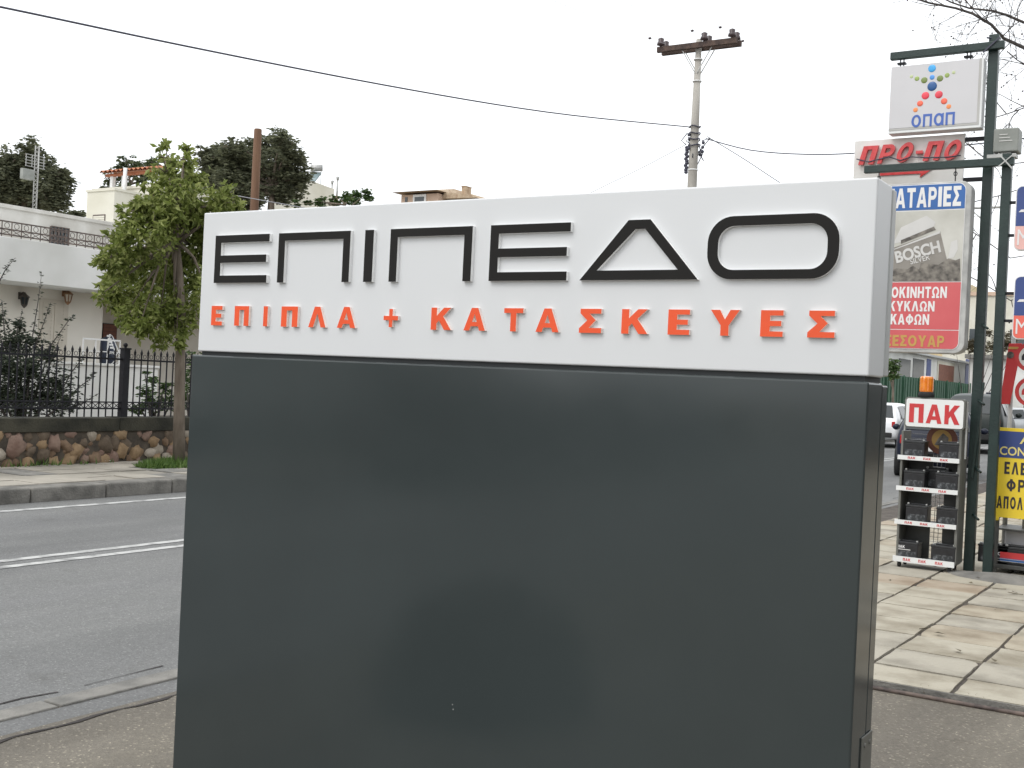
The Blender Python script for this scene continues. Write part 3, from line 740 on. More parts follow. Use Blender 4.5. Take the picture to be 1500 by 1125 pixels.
# shuttered door, lanterns
dy0, dy1 = on_x(60, 470, HX).y, on_x(95, 470, HX).y; dz1 = on_x(78, 443, HX).z
b = MB(); b.box(HX, HX + .02, dy0 - .06, dy1 + .06, .95, dz1 + .06); dr = b.build('shutter_frame', M['shutter'], house, bevel=.004)
b = MB(); n = 24
for leaf in (0, 1):
    ya = dy0 + (dy1 - dy0) * leaf / 2 + .012; yb = dy0 + (dy1 - dy0) * (leaf + 1) / 2 - .012
    b.box(HX + .02, HX + .035, ya, ya + .05, .97, dz1); b.box(HX + .02, HX + .035, yb - .05, yb, .97, dz1)
    for k in range(n):
        za = .97 + (dz1 - .97) * k / n
        b.box(HX + .021, HX + .031, ya + .05, yb - .05, za, za + (dz1 - .97) / n * .72)
b.build('shutter_leaves', M['shutter'], dr)
def lantern(px, py, m, name_label, pale_glass):
    p = on_x(px, py, HX)
    t_ = thing('wall_lantern', name_label, 'lantern', p)
    b = MB(); x, y, z = p
    b.box(x, x + .03, y - .04, y + .04, z - .02, z + .12); b.tube([(x + .03, y, z + .06), (x + .10, y, z + .12), (x + .15, y, z + .09)], .014, 6)
    b.build('bracket', m, t_)
    b = MB(); c = (x + .15, y)
    b.tube([(*c, z + .12), (*c, z + .09), (*c, z + .03), (*c, z + .02)], [.012, .03, .10, .095], 6, smooth=False); b.build('lantern_cap', m, t_)
    b = MB(); b.tube([(*c, z + .02), (*c, z - .12)], [.080, .052], 6, smooth=False); gl = b.build('lantern_glass', M['shutter'] if pale_glass else M['win_glass'], t_)  # the copper lantern's glass gets a pale opaque colour
    b = MB()
    for k in range(6):
        a = 2 * math.pi * (k + .5) / 6; b.bar((c[0] + .083 * math.cos(a), c[1] + .083 * math.sin(a), z + .02), (c[0] + .055 * math.cos(a), c[1] + .055 * math.sin(a), z - .12), .014)
    b.tube([(*c, z - .12), (*c, z - .15), (*c, z - .19)], [.062, .045, .008], 6, smooth=False); b.build('lantern_cage', m, t_)
lantern(29, 437, M['lamp_bronze'], 'dark bronze wall lantern on the house facade left of the shuttered door', False)
lantern(93, 433, M['lamp_copper'], 'copper coloured wall lantern above the corner of the shuttered door', True)
# recess with red-brown shutter
RX = HX - 2.2
ry0, ry1 = on_x(148, 500, RX).y + .0, on_x(169, 500, RX).y
rz0, rz1 = on_x(160, 534, RX).z, on_x(160, 474, RX).z
b = MB(); b.box(RX + .003, RX + .04, ry0, ry1, rz0 - .3, rz1); o = b.build('recess_door', M['dark_open'], house)
b = MB()
for k in range(5):
    za = rz1 - .02 - k * .085; b.box(RX + .045, RX + .07, ry0, ry1 - .03, za - .078, za)
b.build('roller_blind', M['brown_door'], o)
# terrace front wall
TX = -18.6
ty1 = on_x(230, 580, TX).y; tz1 = on_x(170, 537, TX).z
terr = tag(None or MB().build('x', M['stucco_white']), 'x', 'x'); bpy.data.objects.remove(terr)
b = MB(); b.box(TX - .2, TX, y_s, ty1, .3, tz1); b.box(TX - .24, TX + .03, y_s, ty1 + .02, tz1, tz1 + .05); b.box(HX, TX - .2, y_s, ty1, .3, tz1 - .12)
b.build('terrace_wall', M['stucco_white'], house, bevel=.008)
# white terrace railing and folding chair
b = MB(); zt = tz1 + .05; za = on_x(140, 497, TX - .1).z
ya, yb = on_x(122, 500, TX - .1).y, on_x(176, 500, TX - .1).y
b.bar((TX - .1, ya, za), (TX - .1, yb, za), .03); b.bar((TX - .1, ya, (za + zt) / 2), (TX - .1, yb, (za + zt) / 2), .018)
for k in range(4): y = ya + (yb - ya) * k / 3; b.bar((TX - .1, y, zt), (TX - .1, y, za), .022)
b.build('terrace_railing', M['white_metal'], house)
cp = on_x(170, 535, TX - .6); y = cp.y; x = cp.x
CHS = .62
ch = thing('folding_chair', 'white folding metal chair on the terrace next to the fence post', 'chair', (x, y, tz1 - .1))
zt = tz1 - .07
b = MB()
for s in (-.2, .2):
    b.tube([(x + .28, y + s, zt), (x - .22, y + s, zt + .95)], .014, 6)
    b.tube([(x - .28, y + s, zt), (x + .24, y + s, zt + .47)], .014, 6)
b.tube([(x - .22, y - .2, zt + .95), (x - .24, y, zt + .99), (x - .22, y + .2, zt + .95)], .014, 6)
b.build('chair_frame', M['white_metal'], ch)
b = MB(); b.box(x - .2, x + .25, y - .19, y + .19, zt + .45, zt + .475); b.build('seat', M['white_metal'], ch)
b = MB(); rot = Matrix.Rotation(R(-27), 3, 'Y')
for k in range(5): b.box(x - .155 - k * .03 - .006, x - .155 - k * .03 + .006, y - .19, y + .19, zt + .60 + k * .08, zt + .65 + k * .08)
b.build('backrest', M['white_metal'], ch)
ch.scale = (CHS, CHS, .72); ch.rotation_euler = (0, 0, R(35))
bp_ = on_x(157, 534, TX - 1.0)
b = MB(); b.tube([(bp_.x, bp_.y, tz1 - .12), (bp_.x, bp_.y, tz1 + .2), (bp_.x, bp_.y, tz1 + .55), (bp_.x, bp_.y, tz1 + .6)], [.14, .16, .15, .05], 12)
tag(b.build('plastic_barrel', M['blue_cloth']), 'dark blue plastic barrel on the terrace beside the folding chair', 'barrel')

# stair tower block right of the upper storey, with a small shuttered window
BX = -26.0
yk = on_x(167, 300, BX).y; zk = on_x(167, 278.5, BX).z
xk = on_y(127, 300, yk).x
print('tower', yk, zk, xk)
tow = thing('stair_block', 'pale cream roof block with a small shuttered window behind the balcony house', 'building', (BX, yk, 0))
b = MB(); b.box(xk, BX, yk, yk + 2.99, .3, zk); b.build('wall', M['stucco_cream'], tow)
b = MB(); b.box(xk - .03, BX + .03, yk - .03, yk + 2.8, zk, zk + .06); b.build('coping', M['stucco_cream'], tow)
x0_, x1_, z0_, z1_ = rect_px(137, 316, 153, 339, yk)
b = MB(); b.box(x0_ - .03, x1_ + .03, yk - .012, yk, z0_ - .03, z1_ + .03); wf = b.build('window_frame', M['iron_rust'], tow)
b = MB()
for k in range(8):
    za = z0_ + (z1_ - z0_) * k / 8; b.box(x0_, x1_, yk - .022, yk - .012, za, za + (z1_ - z0_) / 8 * .85)
b.build('window_shutter', M['stucco_cream'], wf)
# second block behind with the tiled pergola on its roof
y2 = yk + 3.0
px0, px1, pz0, pz1 = rect_px(154, 262, 232, 250, y2)
x2r = px1; zroof = on_y(180, 277.5, y2).z
blk = thing('roof_terrace_building', 'cream apartment building whose roof terrace carries a red tiled pergola', 'building', (-28, y2, 0))
b = MB(); b.box(px0 - .5, BX - 1.0, y2, y2 + 1.8, .3, zroof)
b.build('wall', M['stucco_cream'], blk)
b = MB(); b.box(px0 - .55, BX - .95, y2 - .05, y2 + 1.85, zroof + .001, zroof + .08); b.build('terrace_floor', M['stucco_cream'], blk)
prg = MB(); zp = pz1
zl, zrr = on_y(154, 257, y2).z, on_y(229, 247, y2).z
zp = (zl + zrr) / 2 + .22
prg.prism([(px0, zp - .30), (px1, zp - .30), (px1, zp - .22), (px0, zp - .22)], y2, y2 + .12, 0)
o = prg.build('pergola_beam', M['terracotta'], blk)
b = MB()
k = px0 - .1
while k < px1:                                          # ridged tile roof sloping up to the back
    b.add([(k, y2 - .15, zp - .20), (k + .1, y2 - .15, zp - .13), (k + .2, y2 - .15, zp - .20), (k, y2 + .9, zp + .02), (k + .1, y2 + .9, zp + .09), (k + .2, y2 + .9, zp + .02)], [(0, 1, 4, 3), (1, 2, 5, 4)]); k += .2
b.add([(px0 - .1, y2 - .15, zp - .21), (px1 + .1, y2 - .15, zp - .21), (px1 + .1, y2 + .9, zp), (px0 - .1, y2 + .9, zp)], [(0, 1, 2, 3)])
b.build('pergola_roof', M['terracotta'], blk, clean=False)
for pxx in (165, 182, 229):
    xq = on_y(pxx, 262, y2 + .06).x
    b = MB(); b.box(xq - .06, xq + .06, y2 + .01, y2 + .13, zroof + .081, zp - .302); b.build('pergola_post', M['white_metal'], blk)
xq = on_y(183, 262, y2 - .25).x
b = MB(); b.tube([(xq, y2 - .25, zk + .05), (xq, y2 - .25, on_y(183, 246, y2 - .25).z)], .06, 8); b.build('vent_pipe', M['white_metal'], blk)
# antenna mast on the balcony house
ap = on_x(51, 312, UX - .3); at_ = on_x(58, 214, UX - .3)
mast = thing('lattice_antenna_mast', 'thin pale lattice mast with a small panel on the roof of the balcony house', 'antenna', (ap.x, ap.y, zu + .09))
b = MB(); 
for k in range(3):
    a = k * 2.094; e = Vector((math.cos(a), math.sin(a), 0)) * .055
    b.tube([Vector((ap.x, ap.y, zu + .09)) + e, Vector((ap.x, ap.y, at_.z)) + e], .012, 5)
nseg = 16; hz = at_.z - zu - .09
for s in range(nseg):
    for k in range(3):
        a = k * 2.094; c = (k + 1) * 2.094
        b.bar(Vector((ap.x, ap.y, zu + .09 + hz * s / nseg)) + Vector((math.cos(a), math.sin(a), 0)) * .055, Vector((ap.x, ap.y, zu + .09 + hz * (s + 1) / nseg)) + Vector((math.cos(c), math.sin(c), 0)) * .055, .009)
b.build('mast', M['galv'], mast)
b = MB()
for k in range(5): b.bar((ap.x, ap.y - .32, at_.z - .18 + .07 * k - .35), (ap.x, ap.y + .22, at_.z - .18 + .07 * k - .35), .012)
for k in range(4): b.bar((ap.x, ap.y - .3 + .16 * k, at_.z - .53), (ap.x, ap.y - .3 + .16 * k, at_.z - .25), .012)
b.build('panel_grid', M['galv'], mast)
b = MB(); b.box(ap.x - .1, ap.x + .02, ap.y - .38, ap.y - .08, at_.z - .85, at_.z - .60); b.build('panel_box', M['box_grey'], mast, bevel=.01)

# cream house with gable, solar heater and two flues
gd = 56.0
def at(px, py, D=gd): return at_d(px, py, D)
g0 = at(428, 300); g1 = at(497, 300)
gy = g0.y
def gx(px, py=280): return on_y(px, py, gy).x
def gz(px, py): return on_y(px, py, gy).z
gab = thing('gabled_house', 'cream gabled house with a solar water heater on its roof behind the dark pine', 'house', (gx(460), gy, 0))
b = MB(); b.prism([(gx(400), 0), (gx(490), 0), (gx(490), gz(490, 273)), (gx(452), gz(452, 264.5)), (gx(400), gz(400, 275))], gy, gy + 8); b.build('wall', M['stucco_cream'], gab)
b = MB(); s0_, s1_, zz0, zz1 = gx(449), gx(470), gz(460, 265), gz(460, 247)
b.add([(s0_, gy - .05, zz0 - .02), (gx(461), gy - .05, zz0), (s1_, gy + .9, zz1), (gx(456), gy + .9, zz1)], [(0, 1, 2, 3)])
b.add([(s0_, gy - .01, zz0 - .06), (gx(461), gy - .01, zz0 - .04), (s1_, gy + .94, zz1 - .05), (gx(456), gy + .94, zz1 - .05)], [(0, 1, 2, 3)])
GROT = R(42)
gab.rotation_euler = (0, 0, GROT); gab.scale = (.74, 1, 1)
sol = thing('solar_water_heater', 'solar water heater with a horizontal tank on the gabled house roof', 'solar heater', (gx(460), gy, gz(460, 264)))
b.build('collector', M['solar'], sol)
b = MB(); b.tube([(gx(453), gy + .8, gz(460, 243)), (gx(471), gy + .8, gz(460, 241))], .16, 12); b.build('tank', M['galv'], sol)
for px in (455, 469):
    b = MB(); b.bar((gx(px), gy + .8, gz(px, 266) - .3), (gx(px), gy + .8, gz(460, 244)), .04); b.build('stand_leg', M['galv'], sol)
sol.rotation_euler = (0, 0, GROT); sol.scale = (.74, 1, 1)
for px, py, rr in ((486.5, 258, .055), (494.5, 251, .06)):
    b = MB(); b.tube([(gx(px), gy + .6, gz(px, 282)), (gx(px), gy + .6, gz(px, py + 5))], rr, 8); b.tube([(gx(px), gy + .6, gz(px, py + 5)), (gx(px), gy + .6, gz(px, py))], [rr * 1.2, rr * 2.1], 8)
    b.build('flue', M['galv'], gab)
b = MB(); b.box(gx(489), gx(497), gy + .3, gy + .9, gz(492, 310), gz(492, 281)); b.build('chimney', M['tile_old'], gab)
# pink house far behind the sign
hd = 66.0
hy = at_d(640, 290, hd).y
def hxp(px, py=285): return on_y(px, py, hy).x
def hzp(px, py): return on_y(px, py, hy).z
pk = thing('pink_house', 'pink beige house with a flat tiled roof and square chimney above the sign top', 'house', (hxp(630), hy, 0))
zE = hzp(640, 283)
b = MB(); b.box(hxp(588), hxp(642), hy, hy + 10, 0, zE); b.build('wall', M['stucco_pink'], pk)
b = MB(); za = hzp(620, 281.5); zt = hzp(620, 275.5)
xl_, xr_ = hxp(581), hxp(647); 
b.add([(xl_, hy - .5, za), (xr_, hy - .5, za), (xr_ + .3, hy + 10.5, za), (xl_, hy + 10.5, za), (xl_ + 1.3, hy + 2, zt + .15), (xr_ - .6, hy + 2, zt + .25), (xr_ - .6, hy + 8, zt + .25), (xl_ + 1.3, hy + 8, zt + .15)],
      [(0, 1, 5, 4), (1, 2, 6, 5), (2, 3, 7, 6), (3, 0, 4, 7), (4, 5, 6, 7), (0, 3, 2, 1)])
b.build('roof', M['tile_old'], pk)
b = MB(); b.box(hxp(646), hxp(651.5), hy + 2, hy + 2.6, zE - .5, hzp(650, 264.5)); b.box(hxp(645.5), hxp(652), hy + 1.95, hy + 2.65, hzp(650, 264.5), hzp(650, 263.5)); b.build('chimney', M['tile_old'], pk)
b = MB(); b.box(hxp(606), hxp(625), hy - .06, hy - .003, hzp(615, 296), hzp(615, 285)); wq = b.build('window_frame', M['white_metal'], pk)
b = MB(); b.box(hxp(608.5), hxp(622.5), hy - .068, hy - .061, hzp(615, 295), hzp(615, 288.5)); b.build('window_pane', M['win_glass'], wq)
b = MB(); b.box(hxp(594), hxp(597.5), hy - .03, hy - .002, hzp(595, 296), hzp(595, 289)); b.build('small_window', M['win_glass'], pk)
an = thing('annex_house', 'low white annex with a grey tiled roof right of the pink house', 'house', (hxp(660), hy + 1, 0))
b = MB(); b.box(hxp(643), hxp(690), hy + .8, hy + 6, 0, hzp(660, 288)); b.build('wall', M['stucco_white'], an)
b = MB(); b.prism([(hxp(641), hzp(660, 288)), (hxp(692), hzp(688, 288)), (hxp(688), hzp(688, 284)), (hxp(645), hzp(655, 279))], hy + .4, hy + 6.4); b.build('roof', M['tile_old'], an)

# houses across the road beyond the frame (seen only in the glossy cabinet)
o = thing('corner_house', 'plain white house further along the garden wall', 'house', (-22, -16, 0))
b = MB(); b.box(-30, -19.5, -24, -8, .3, 6.2); b.build('wall', M['stucco_white'], o)
for k in range(4):
    b = MB(); b.box(-19.5, -19.46, -22.5 + k * 3.8, -21.2 + k * 3.8, 1.6, 3.0); b.build('window', M['dark_open'], o)

# ------------------------------------------------------------------ poles and wires
def pole_pt(px, py, D): return at_d(px, py, D)
D = 20.0
p0 = on_z(378, 700, .15)
t0_ = at_d(378, 189, D)
b = MB(); b.tube([(t0_.x, t0_.y, 0.1), (t0_.x, t0_.y, 3), (t0_.x, t0_.y, t0_.z - .02), (t0_.x, t0_.y, t0_.z)], [.085, .08, .066, .06], 12)
tag(b.build('wooden_pole', M['wood_pole']), 'bare brown wooden pole with a cut top in front of the dark pine', 'pole')
UD = 31.0
up = at_d(1014, 268, UD); ut = at_d(1024, 58, UD)
ux, uy = (up.x + ut.x) / 2, (up.y + ut.y) / 2
def upz(py, px=1018): return at_d(px, py, UD).z
lean = Vector((ut.x - up.x, ut.y - up.y, 0)) / (ut.z - up.z)
def upt(z): return Vector((up.x, up.y, 0)) + lean * (z - up.z) * .9 + Vector((0, 0, z))
util = thing('utility_pole', 'tall grey concrete utility pole with a dark double crossarm above the sign', 'utility pole', upt(.1))
b = MB(); b.tube([upt(.1), upt(4), upt(8.4), upt(ut.z)], [.19, .155, .115, .075], 12); b.build('pole_shaft', M['conc_pole'], util)
ca0, ca1 = at_d(969, 75.5, UD), at_d(1082, 62, UD)
dirc = (ca1 - ca0); perp = Vector((dirc.y, -dirc.x, 0)).normalized()
cc = upt((ca0.z + ca1.z) / 2)
half = 1.14
zc_ = cc.z
ax_ = Vector((1, 0, .0))
for s in (-1, 1):
    b = MB(); off = Vector((0, s * .15, 0)); b.bar(cc + off - ax_ * half, cc + off + ax_ * half, .10, .15); b.build('crossarm', M['crossarm'], util, bevel=.008)
for k, q in enumerate((-1.04, .22, 1.0)):
    for s in (-1, 1):
        p = cc + ax_ * q + Vector((0, s * .16, .02))
        b = MB(); b.tube([p, p + Vector((0, 0, .08)), p + Vector((0, 0, .10)), p + Vector((0, 0, .17)), p + Vector((0, 0, .19)), p + Vector((0, 0, .27)), p + Vector((0, 0, .30))], [.03, .03, .11, .10, .075, .085, .03], 10)
        b.build('insulator', M['insul'], util)
b = MB()
for s in (-1, 1):
    for e in (-1, 1): b.bar(cc + Vector((e * .42, s * .11, -.08)), cc + Vector((e * .03, s * .1, -.72)), .022, .022)
b.build('arm_braces', M['galv'], util)
zz = upz(186)
b = MB()
for k, dz in enumerate((0, -.18, -.34, -.5)):
    b.tube([upt(zz + dz) + Vector((math.cos(a) * .15, math.sin(a) * .15, .02 * math.sin(3 * a + k))) for a in [i * .5236 for i in range(13)]], .018, 5)
rnd = random.Random(5)
for k in range(9):
    a = rnd.uniform(0, 6.28); q = upt(zz - .1 - rnd.uniform(0, .6)) + Vector((math.cos(a) * .2, math.sin(a) * .2, 0))
    b.tube([q, q + Vector((rnd.uniform(-.2, .25), rnd.uniform(-.1, .1), rnd.uniform(-.25, .1))), q + Vector((rnd.uniform(-.1, .2), 0, -.3))], .014, 5)
    b.ball(q + Vector((.05, 0, -.05)), .05, nu=6, nv=4)
b.build('cable_clamps', M['cable'], util)
b = MB()
for k in range(12):
    q = upt(zz - .55 - k * .06) + Vector((-.17 + rnd.uniform(-.02, .02), -.06, 0)); b.ball(q, .055, 1, 1, .9, 7, 5)
b.build('fuse_stack', M['cable'], util)
for py in (88, 120, 250):
    b = MB(); z = upz(py); b.tube([upt(z), upt(z + .03)], [.12 + .004 * (11 - z) + .0] * 2, 12); b.build('pole_band', M['white_metal'], util)
def wire(name, pix, D0, D1, r, m, label, n=14, beads=None):
    """cable through pixels, depth varying as a straight line in plan between the two ends"""
    P = []
    def depth(px): 
        f = (px - pix[0][0]) / (pix[-1][0] - pix[0][0]); return 1 / ((1 - f) / D0 + f / D1)
    for k in range(n + 1):                              # Catmull-Rom through the pixels
        u = k / n * (len(pix) - 1); i = min(int(u), len(pix) - 2); f = u - i
        p = [Vector(pix[max(0, min(len(pix) - 1, i + j))]).to_2d() if False else Vector((*pix[max(0, min(len(pix) - 1, i + j))], 0)) for j in (-1, 0, 1, 2)]
        q = .5 * ((2 * p[1]) + (p[2] - p[0]) * f + (2 * p[0] - 5 * p[1] + 4 * p[2] - p[3]) * f * f + (3 * p[1] - p[0] - 3 * p[2] + p[3]) * f ** 3)
        P.append(at_d(q.x, q.y, depth(q.x)))
    b = MB(); b.tube(P, r, 6)
    for px, py in beads or []: b.ball(at_d(px, py, depth(px)), .032, 1.5, 1, 1, 8, 6, 1)
    return tag(b.build(name, [m, M['insul']]), label, 'cable')
wire('overhead_cable', [(-260, -42), (0, 10), (270, 67), (560, 124), (800, 164), (1010, 186)], 13, UD, .0145, M['cable'], 'thick black overhead cable sagging from the upper left to the utility pole', 30)
wire('service_cable', [(1034, 203), (1100, 220), (1180, 226), (1260, 224), (1420, 212), (1600, 190)], UD, 22, .014, M['cable'], 'black cable running right from the utility pole behind the lottery signs', 20)
wire('guy_wire', [(1036, 200), (1090, 233), (1140, 266), (1240, 330)], UD, 30, .010, M['cable'], 'thin stay wire dropping right from the utility pole to behind the sign')
wire('guy_wire', [(1006, 211), (940, 246), (876, 277), (780, 325)], UD, 34, .009, M['wire_thin'], 'thin pale stay wire dropping left from the utility pole to behind the sign')
wire('power_line', [(700, -44), (808, 0), (952, 56), (973, 64)], 20, UD, .0045, M['wire_thin'], 'faint power line ending at the left end of the crossarm', 10, [(952, 56)])
wire('power_line', [(790, -46), (905, 0), (1014, 45), (1036, 54)], 20, UD, .0045, M['wire_thin'], 'faint power line ending at the middle of the crossarm', 10, [(1014, 45)])
wire('power_line', [(850, -50), (965, 0), (1055, 40), (1073, 48)], 20, UD, .0045, M['wire_thin'], 'faint power line ending at the right end of the crossarm', 10, [(1055, 40), ])
wire('power_line', [(1080, 56), (1088, 60), (1150, 90), (1240, 132)], UD, 44, .0035, M['wire_thin'], 'faint power line leaving the crossarm to the right', 8, [(1088, 60)])
wire('garden_cable', [(300, 278), (370, 291), (432, 302), (520, 318)], 18, 22, .008, M['wire_thin'], 'thin pale cable crossing the wooden pole low above the sign', 8)

# ------------------------------------------------------------------ vegetation
def leaf_quads(b, rnd, c, r, n, size, droop=.5, aspect=.45, shell=.5, squash=(1, 1, 1)):
    for _ in range(n):
        d = Vector((rnd.gauss(0, 1), rnd.gauss(0, 1), rnd.gauss(0, 1))).normalized()
        rr = r * (shell + (1 - shell) * rnd.random()) * rnd.uniform(.8, 1.08)
        p = c + Vector((d.x * squash[0], d.y * squash[1], d.z * squash[2])) * rr
        a = rnd.uniform(0, 6.28)
        ax = Vector((math.cos(a), math.sin(a), rnd.uniform(-1.2, .5) * droop * 2)).normalized()
        sd_ = ax.cross(Vector((rnd.gauss(0, 1), rnd.gauss(0, 1), rnd.gauss(0, 1)))).normalized()
        L = size * rnd.uniform(.6, 1.25); W = L * aspect
        nn = ax.cross(sd_) * W * .25
        b.add([p, p + ax * L * .45 + sd_ * W * .5 + nn, p + ax * L, p + ax * L * .45 - sd_ * W * .5 + nn], [(0, 1, 2, 3)])
def limbs(b, rnd, base, tips, r0):
    for tip in tips:
        mid = base.lerp(tip, .5) + Vector((rnd.uniform(-.1, .1), rnd.uniform(-.1, .1), rnd.uniform(0, .2))) * (tip - base).length * .5
        b.tube([base, base.lerp(mid, .5) + Vector((rnd.uniform(-.03, .03), rnd.uniform(-.03, .03), 0)), mid, tip], [r0, r0 * .75, r0 * .5, r0 * .15], 6)
def make_tree(name, label, cat, trunk, tr, blobs, nleaf, size, lm, seed, group=None, droop=.5, aspect=.45, shell=.35, clump=.34, nl=28, bark='bark', parts=('trunk', 'crown')):
    """trunk: list of points, blobs: (centre, radius). The crown is many small leaf clumps spread over the blobs."""
    rnd = random.Random(seed)
    t_ = thing(name, label, cat, trunk[0], 0, group)
    b = MB(); n = len(trunk); b.tube(trunk, [tr * (1 - .55 * i / max(1, n - 1)) for i in range(n)], 10)
    tips = []
    for c, r in blobs:
        tips.append(c + Vector((rnd.uniform(-.4, .4), rnd.uniform(-.4, .4), rnd.uniform(-.2, .5))) * r)
    for k, tp in enumerate(tips):
        limbs(b, rnd, trunk[-1] if k % 2 else trunk[max(0, n - 2)].lerp(trunk[-1], .5), [tp], tr * .42)
        for _ in range(3):
            d = Vector((rnd.gauss(0, 1), rnd.gauss(0, 1), rnd.gauss(.3, .8))).normalized()
            b.tube([tp.lerp(blobs[k][0], .5), tp.lerp(blobs[k][0] + d * blobs[k][1], .6), blobs[k][0] + d * blobs[k][1] * .95], [tr * .16, tr * .09, tr * .03], 5)
    b.build(parts[0], M[bark], t_)
    b = MB(); tot_ = sum(r ** 2 for c, r in blobs)
    for c, r in blobs:
        k = max(3, int(nleaf * r ** 2 / tot_ / nl))
        for _ in range(k):
            d = Vector((rnd.gauss(0, 1), rnd.gauss(0, 1), rnd.gauss(0, 1))).normalized()
            cc_ = c + d * r * (shell + (1 - shell) * rnd.random() ** .6)
            leaf_quads(b, rnd, cc_, r * clump * rnd.uniform(.6, 1.25), nl, size, droop, aspect, .15)
    b.build(parts[1], M[lm], t_, clean=False)
    return t_
# street tree in front of the wall
TD = 15.8
tb = on_z(262, 683, .15); TD = tb.x * 0 + (Vector((tb.x, tb.y, 0)).dot(Vector((-math.sin(YAW), math.cos(YAW), 0))))
print('tree depth', TD)
def tp(px, py, dd=0): return at_d(px, py, TD + dd)
trk = [Vector((tb.x, tb.y, .1)), tp(262.5, 600), tp(264, 520), tp(266, 455), tp(262, 390), tp(255, 320)]
rnd = random.Random(21)
BL1 = [(241, 214, 10), (243, 232, 12), (274, 219, 9), (270, 236, 12), (244, 252, 20), (282, 262, 24), (262, 262, 26), (225, 292, 30), (290, 305, 34), (255, 300, 40), (200, 312, 22), (325, 295, 26), (342, 306, 18),
       (215, 345, 42), (275, 360, 44), (180, 352, 24), (170, 385, 30), (158, 378, 16), (215, 400, 44), (268, 415, 42), (160, 410, 20), (175, 432, 24), (150, 432, 11), (220, 450, 36), (262, 468, 30), (205, 478, 20), (238, 497, 16), (262, 498, 12), (188, 462, 16), (318, 345, 40), (322, 420, 38), (350, 330, 22)]
blobs = [(tp(px, py, rnd.uniform(-.7, .7)), r * TD / FPX) for px, py, r in BL1]
make_tree('street_tree', 'bright green leafy street tree growing from the far pavement in front of the stone wall', 'tree', trk, .088, blobs, 15500, .105, 'leaf_street', 8, droop=.8, aspect=.45, shell=.2, clump=.36, nl=18)
b = MB(); rnd = random.Random(4)
for k in range(2600):
    a = rnd.uniform(0, 6.28); q = math.sqrt(rnd.random()); x = tb.x + .02 + math.cos(a) * q * .42; y = tb.y + math.sin(a) * q * .62 - .05
    h = rnd.uniform(.05, .19) * (1.1 - q * .6); t_ = rnd.uniform(0, 6.28); s = Vector((math.cos(t_), math.sin(t_), 0)) * .011
    p = Vector((x, y, .15)); b.add([p - s, p + s, p + Vector((rnd.uniform(-.07, .07), rnd.uniform(-.07, .07), h))], [(0, 1, 2)])
tag(b.build('tree_pit_grass', M['grass'], clean=False), kind='stuff')
# pale scrap of paper at the wall foot
sp = on_z(155, 677, .16); b = MB()
b.add([(sp.x - .05, sp.y - .14, .165), (sp.x + .06, sp.y - .06, .19), (sp.x + .05, sp.y + .12, .17), (sp.x - .02, sp.y + .05, .215), (sp.x - .07, sp.y + .1, .17)], [(0, 1, 3), (1, 2, 3), (3, 2, 4), (0, 3, 4)])
tag(b.build('paper_scrap', M['white_metal']), 'crumpled white paper scrap lying at the foot of the stone wall', 'litter')

def blobtree(name, label, D, trunk_px, tr, bl, n, size, lm, seed, spread=1.2, **kw):
    rnd = random.Random(seed)
    blobs = [(at_d(px, py, D + rnd.uniform(-spread, spread)), r * D / FPX) for px, py, r in bl]
    tr_pts = [at_d(px, py, D) for px, py in trunk_px]; g = tr_pts[0].copy(); g.z = .25
    tr_pts = [g, Vector((tr_pts[0].x, tr_pts[0].y, tr_pts[0].z))] + tr_pts[1:]
    return make_tree(name, label, 'tree', tr_pts, tr, blobs, n, size, lm, seed, **kw)
PK = dict(droop=.1, aspect=.40, shell=.1, clump=.38, nl=24)
blobtree('pine_tree', 'dark rounded pine behind the balcony house, leftmost tree against the sky', 48, [(35, 330), (36, 300), (38, 270)], .22,
         [(45, 222, 20), (20, 240, 28), (60, 245, 22), (35, 255, 34), (8, 265, 36), (62, 275, 34), (86, 272, 22), (30, 290, 30), (78, 292, 22), (55, 300, 20), (-30, 265, 40), (90, 258, 14), (-10, 300, 30)],
         26000, .20, 'leaf_pine', 31, **PK)
blobtree('pine_tree', 'low dark pine crown just left of the stair block', 55, [(100, 340), (100, 325)], .15, [(95, 318, 14), (108, 316, 12), (120, 320, 10), (85, 322, 10)], 1800, .22, 'leaf_pine', 32, **PK)
blobtree('pine_tree', 'large dark pine behind the bare wooden pole', 44, [(396, 330), (397, 300), (400, 270)], .2,
         [(318, 268, 26), (338, 290, 24), (365, 296, 20), (345, 222, 22), (340, 245, 30), (375, 225, 26), (405, 215, 26), (425, 222, 20), (360, 262, 34), (395, 250, 36), (430, 250, 26), (430, 270, 22), (410, 282, 22), (440, 262, 14), (322, 232, 20), (310, 250, 28), (330, 275, 30), (370, 285, 18), (298, 225, 12), (412, 206, 16)],
         30000, .19, 'leaf_pine', 33, **PK)
blobtree('garden_tree', 'thin grey green tree behind the red tiled pergola', 50, [(190, 300), (190, 270)], .14,
         [(178, 250, 16), (195, 245, 14), (165, 262, 12), (213, 250, 16), (225, 242, 12), (235, 258, 18), (158, 276, 9), (184, 236, 8), (210, 270, 14), (180, 275, 12)], 2400, .22, 'leaf_olive', 34, droop=.3, aspect=.4, shell=.2, clump=.36, nl=14)
blobtree('garden_tree', 'small bushy tree between the gabled house and the pink house', 43, [(505, 320), (505, 300)], .09,
         [(470, 296, 8), (490, 294, 9), (508, 290, 10), (522, 286, 9), (537, 285, 8), (452, 299, 6), (520, 296, 10), (435, 300, 6), (541, 292, 5)], 1500, .16, 'leaf_hedge', 35, droop=.2, aspect=.5, shell=.2, clump=.4, nl=12)
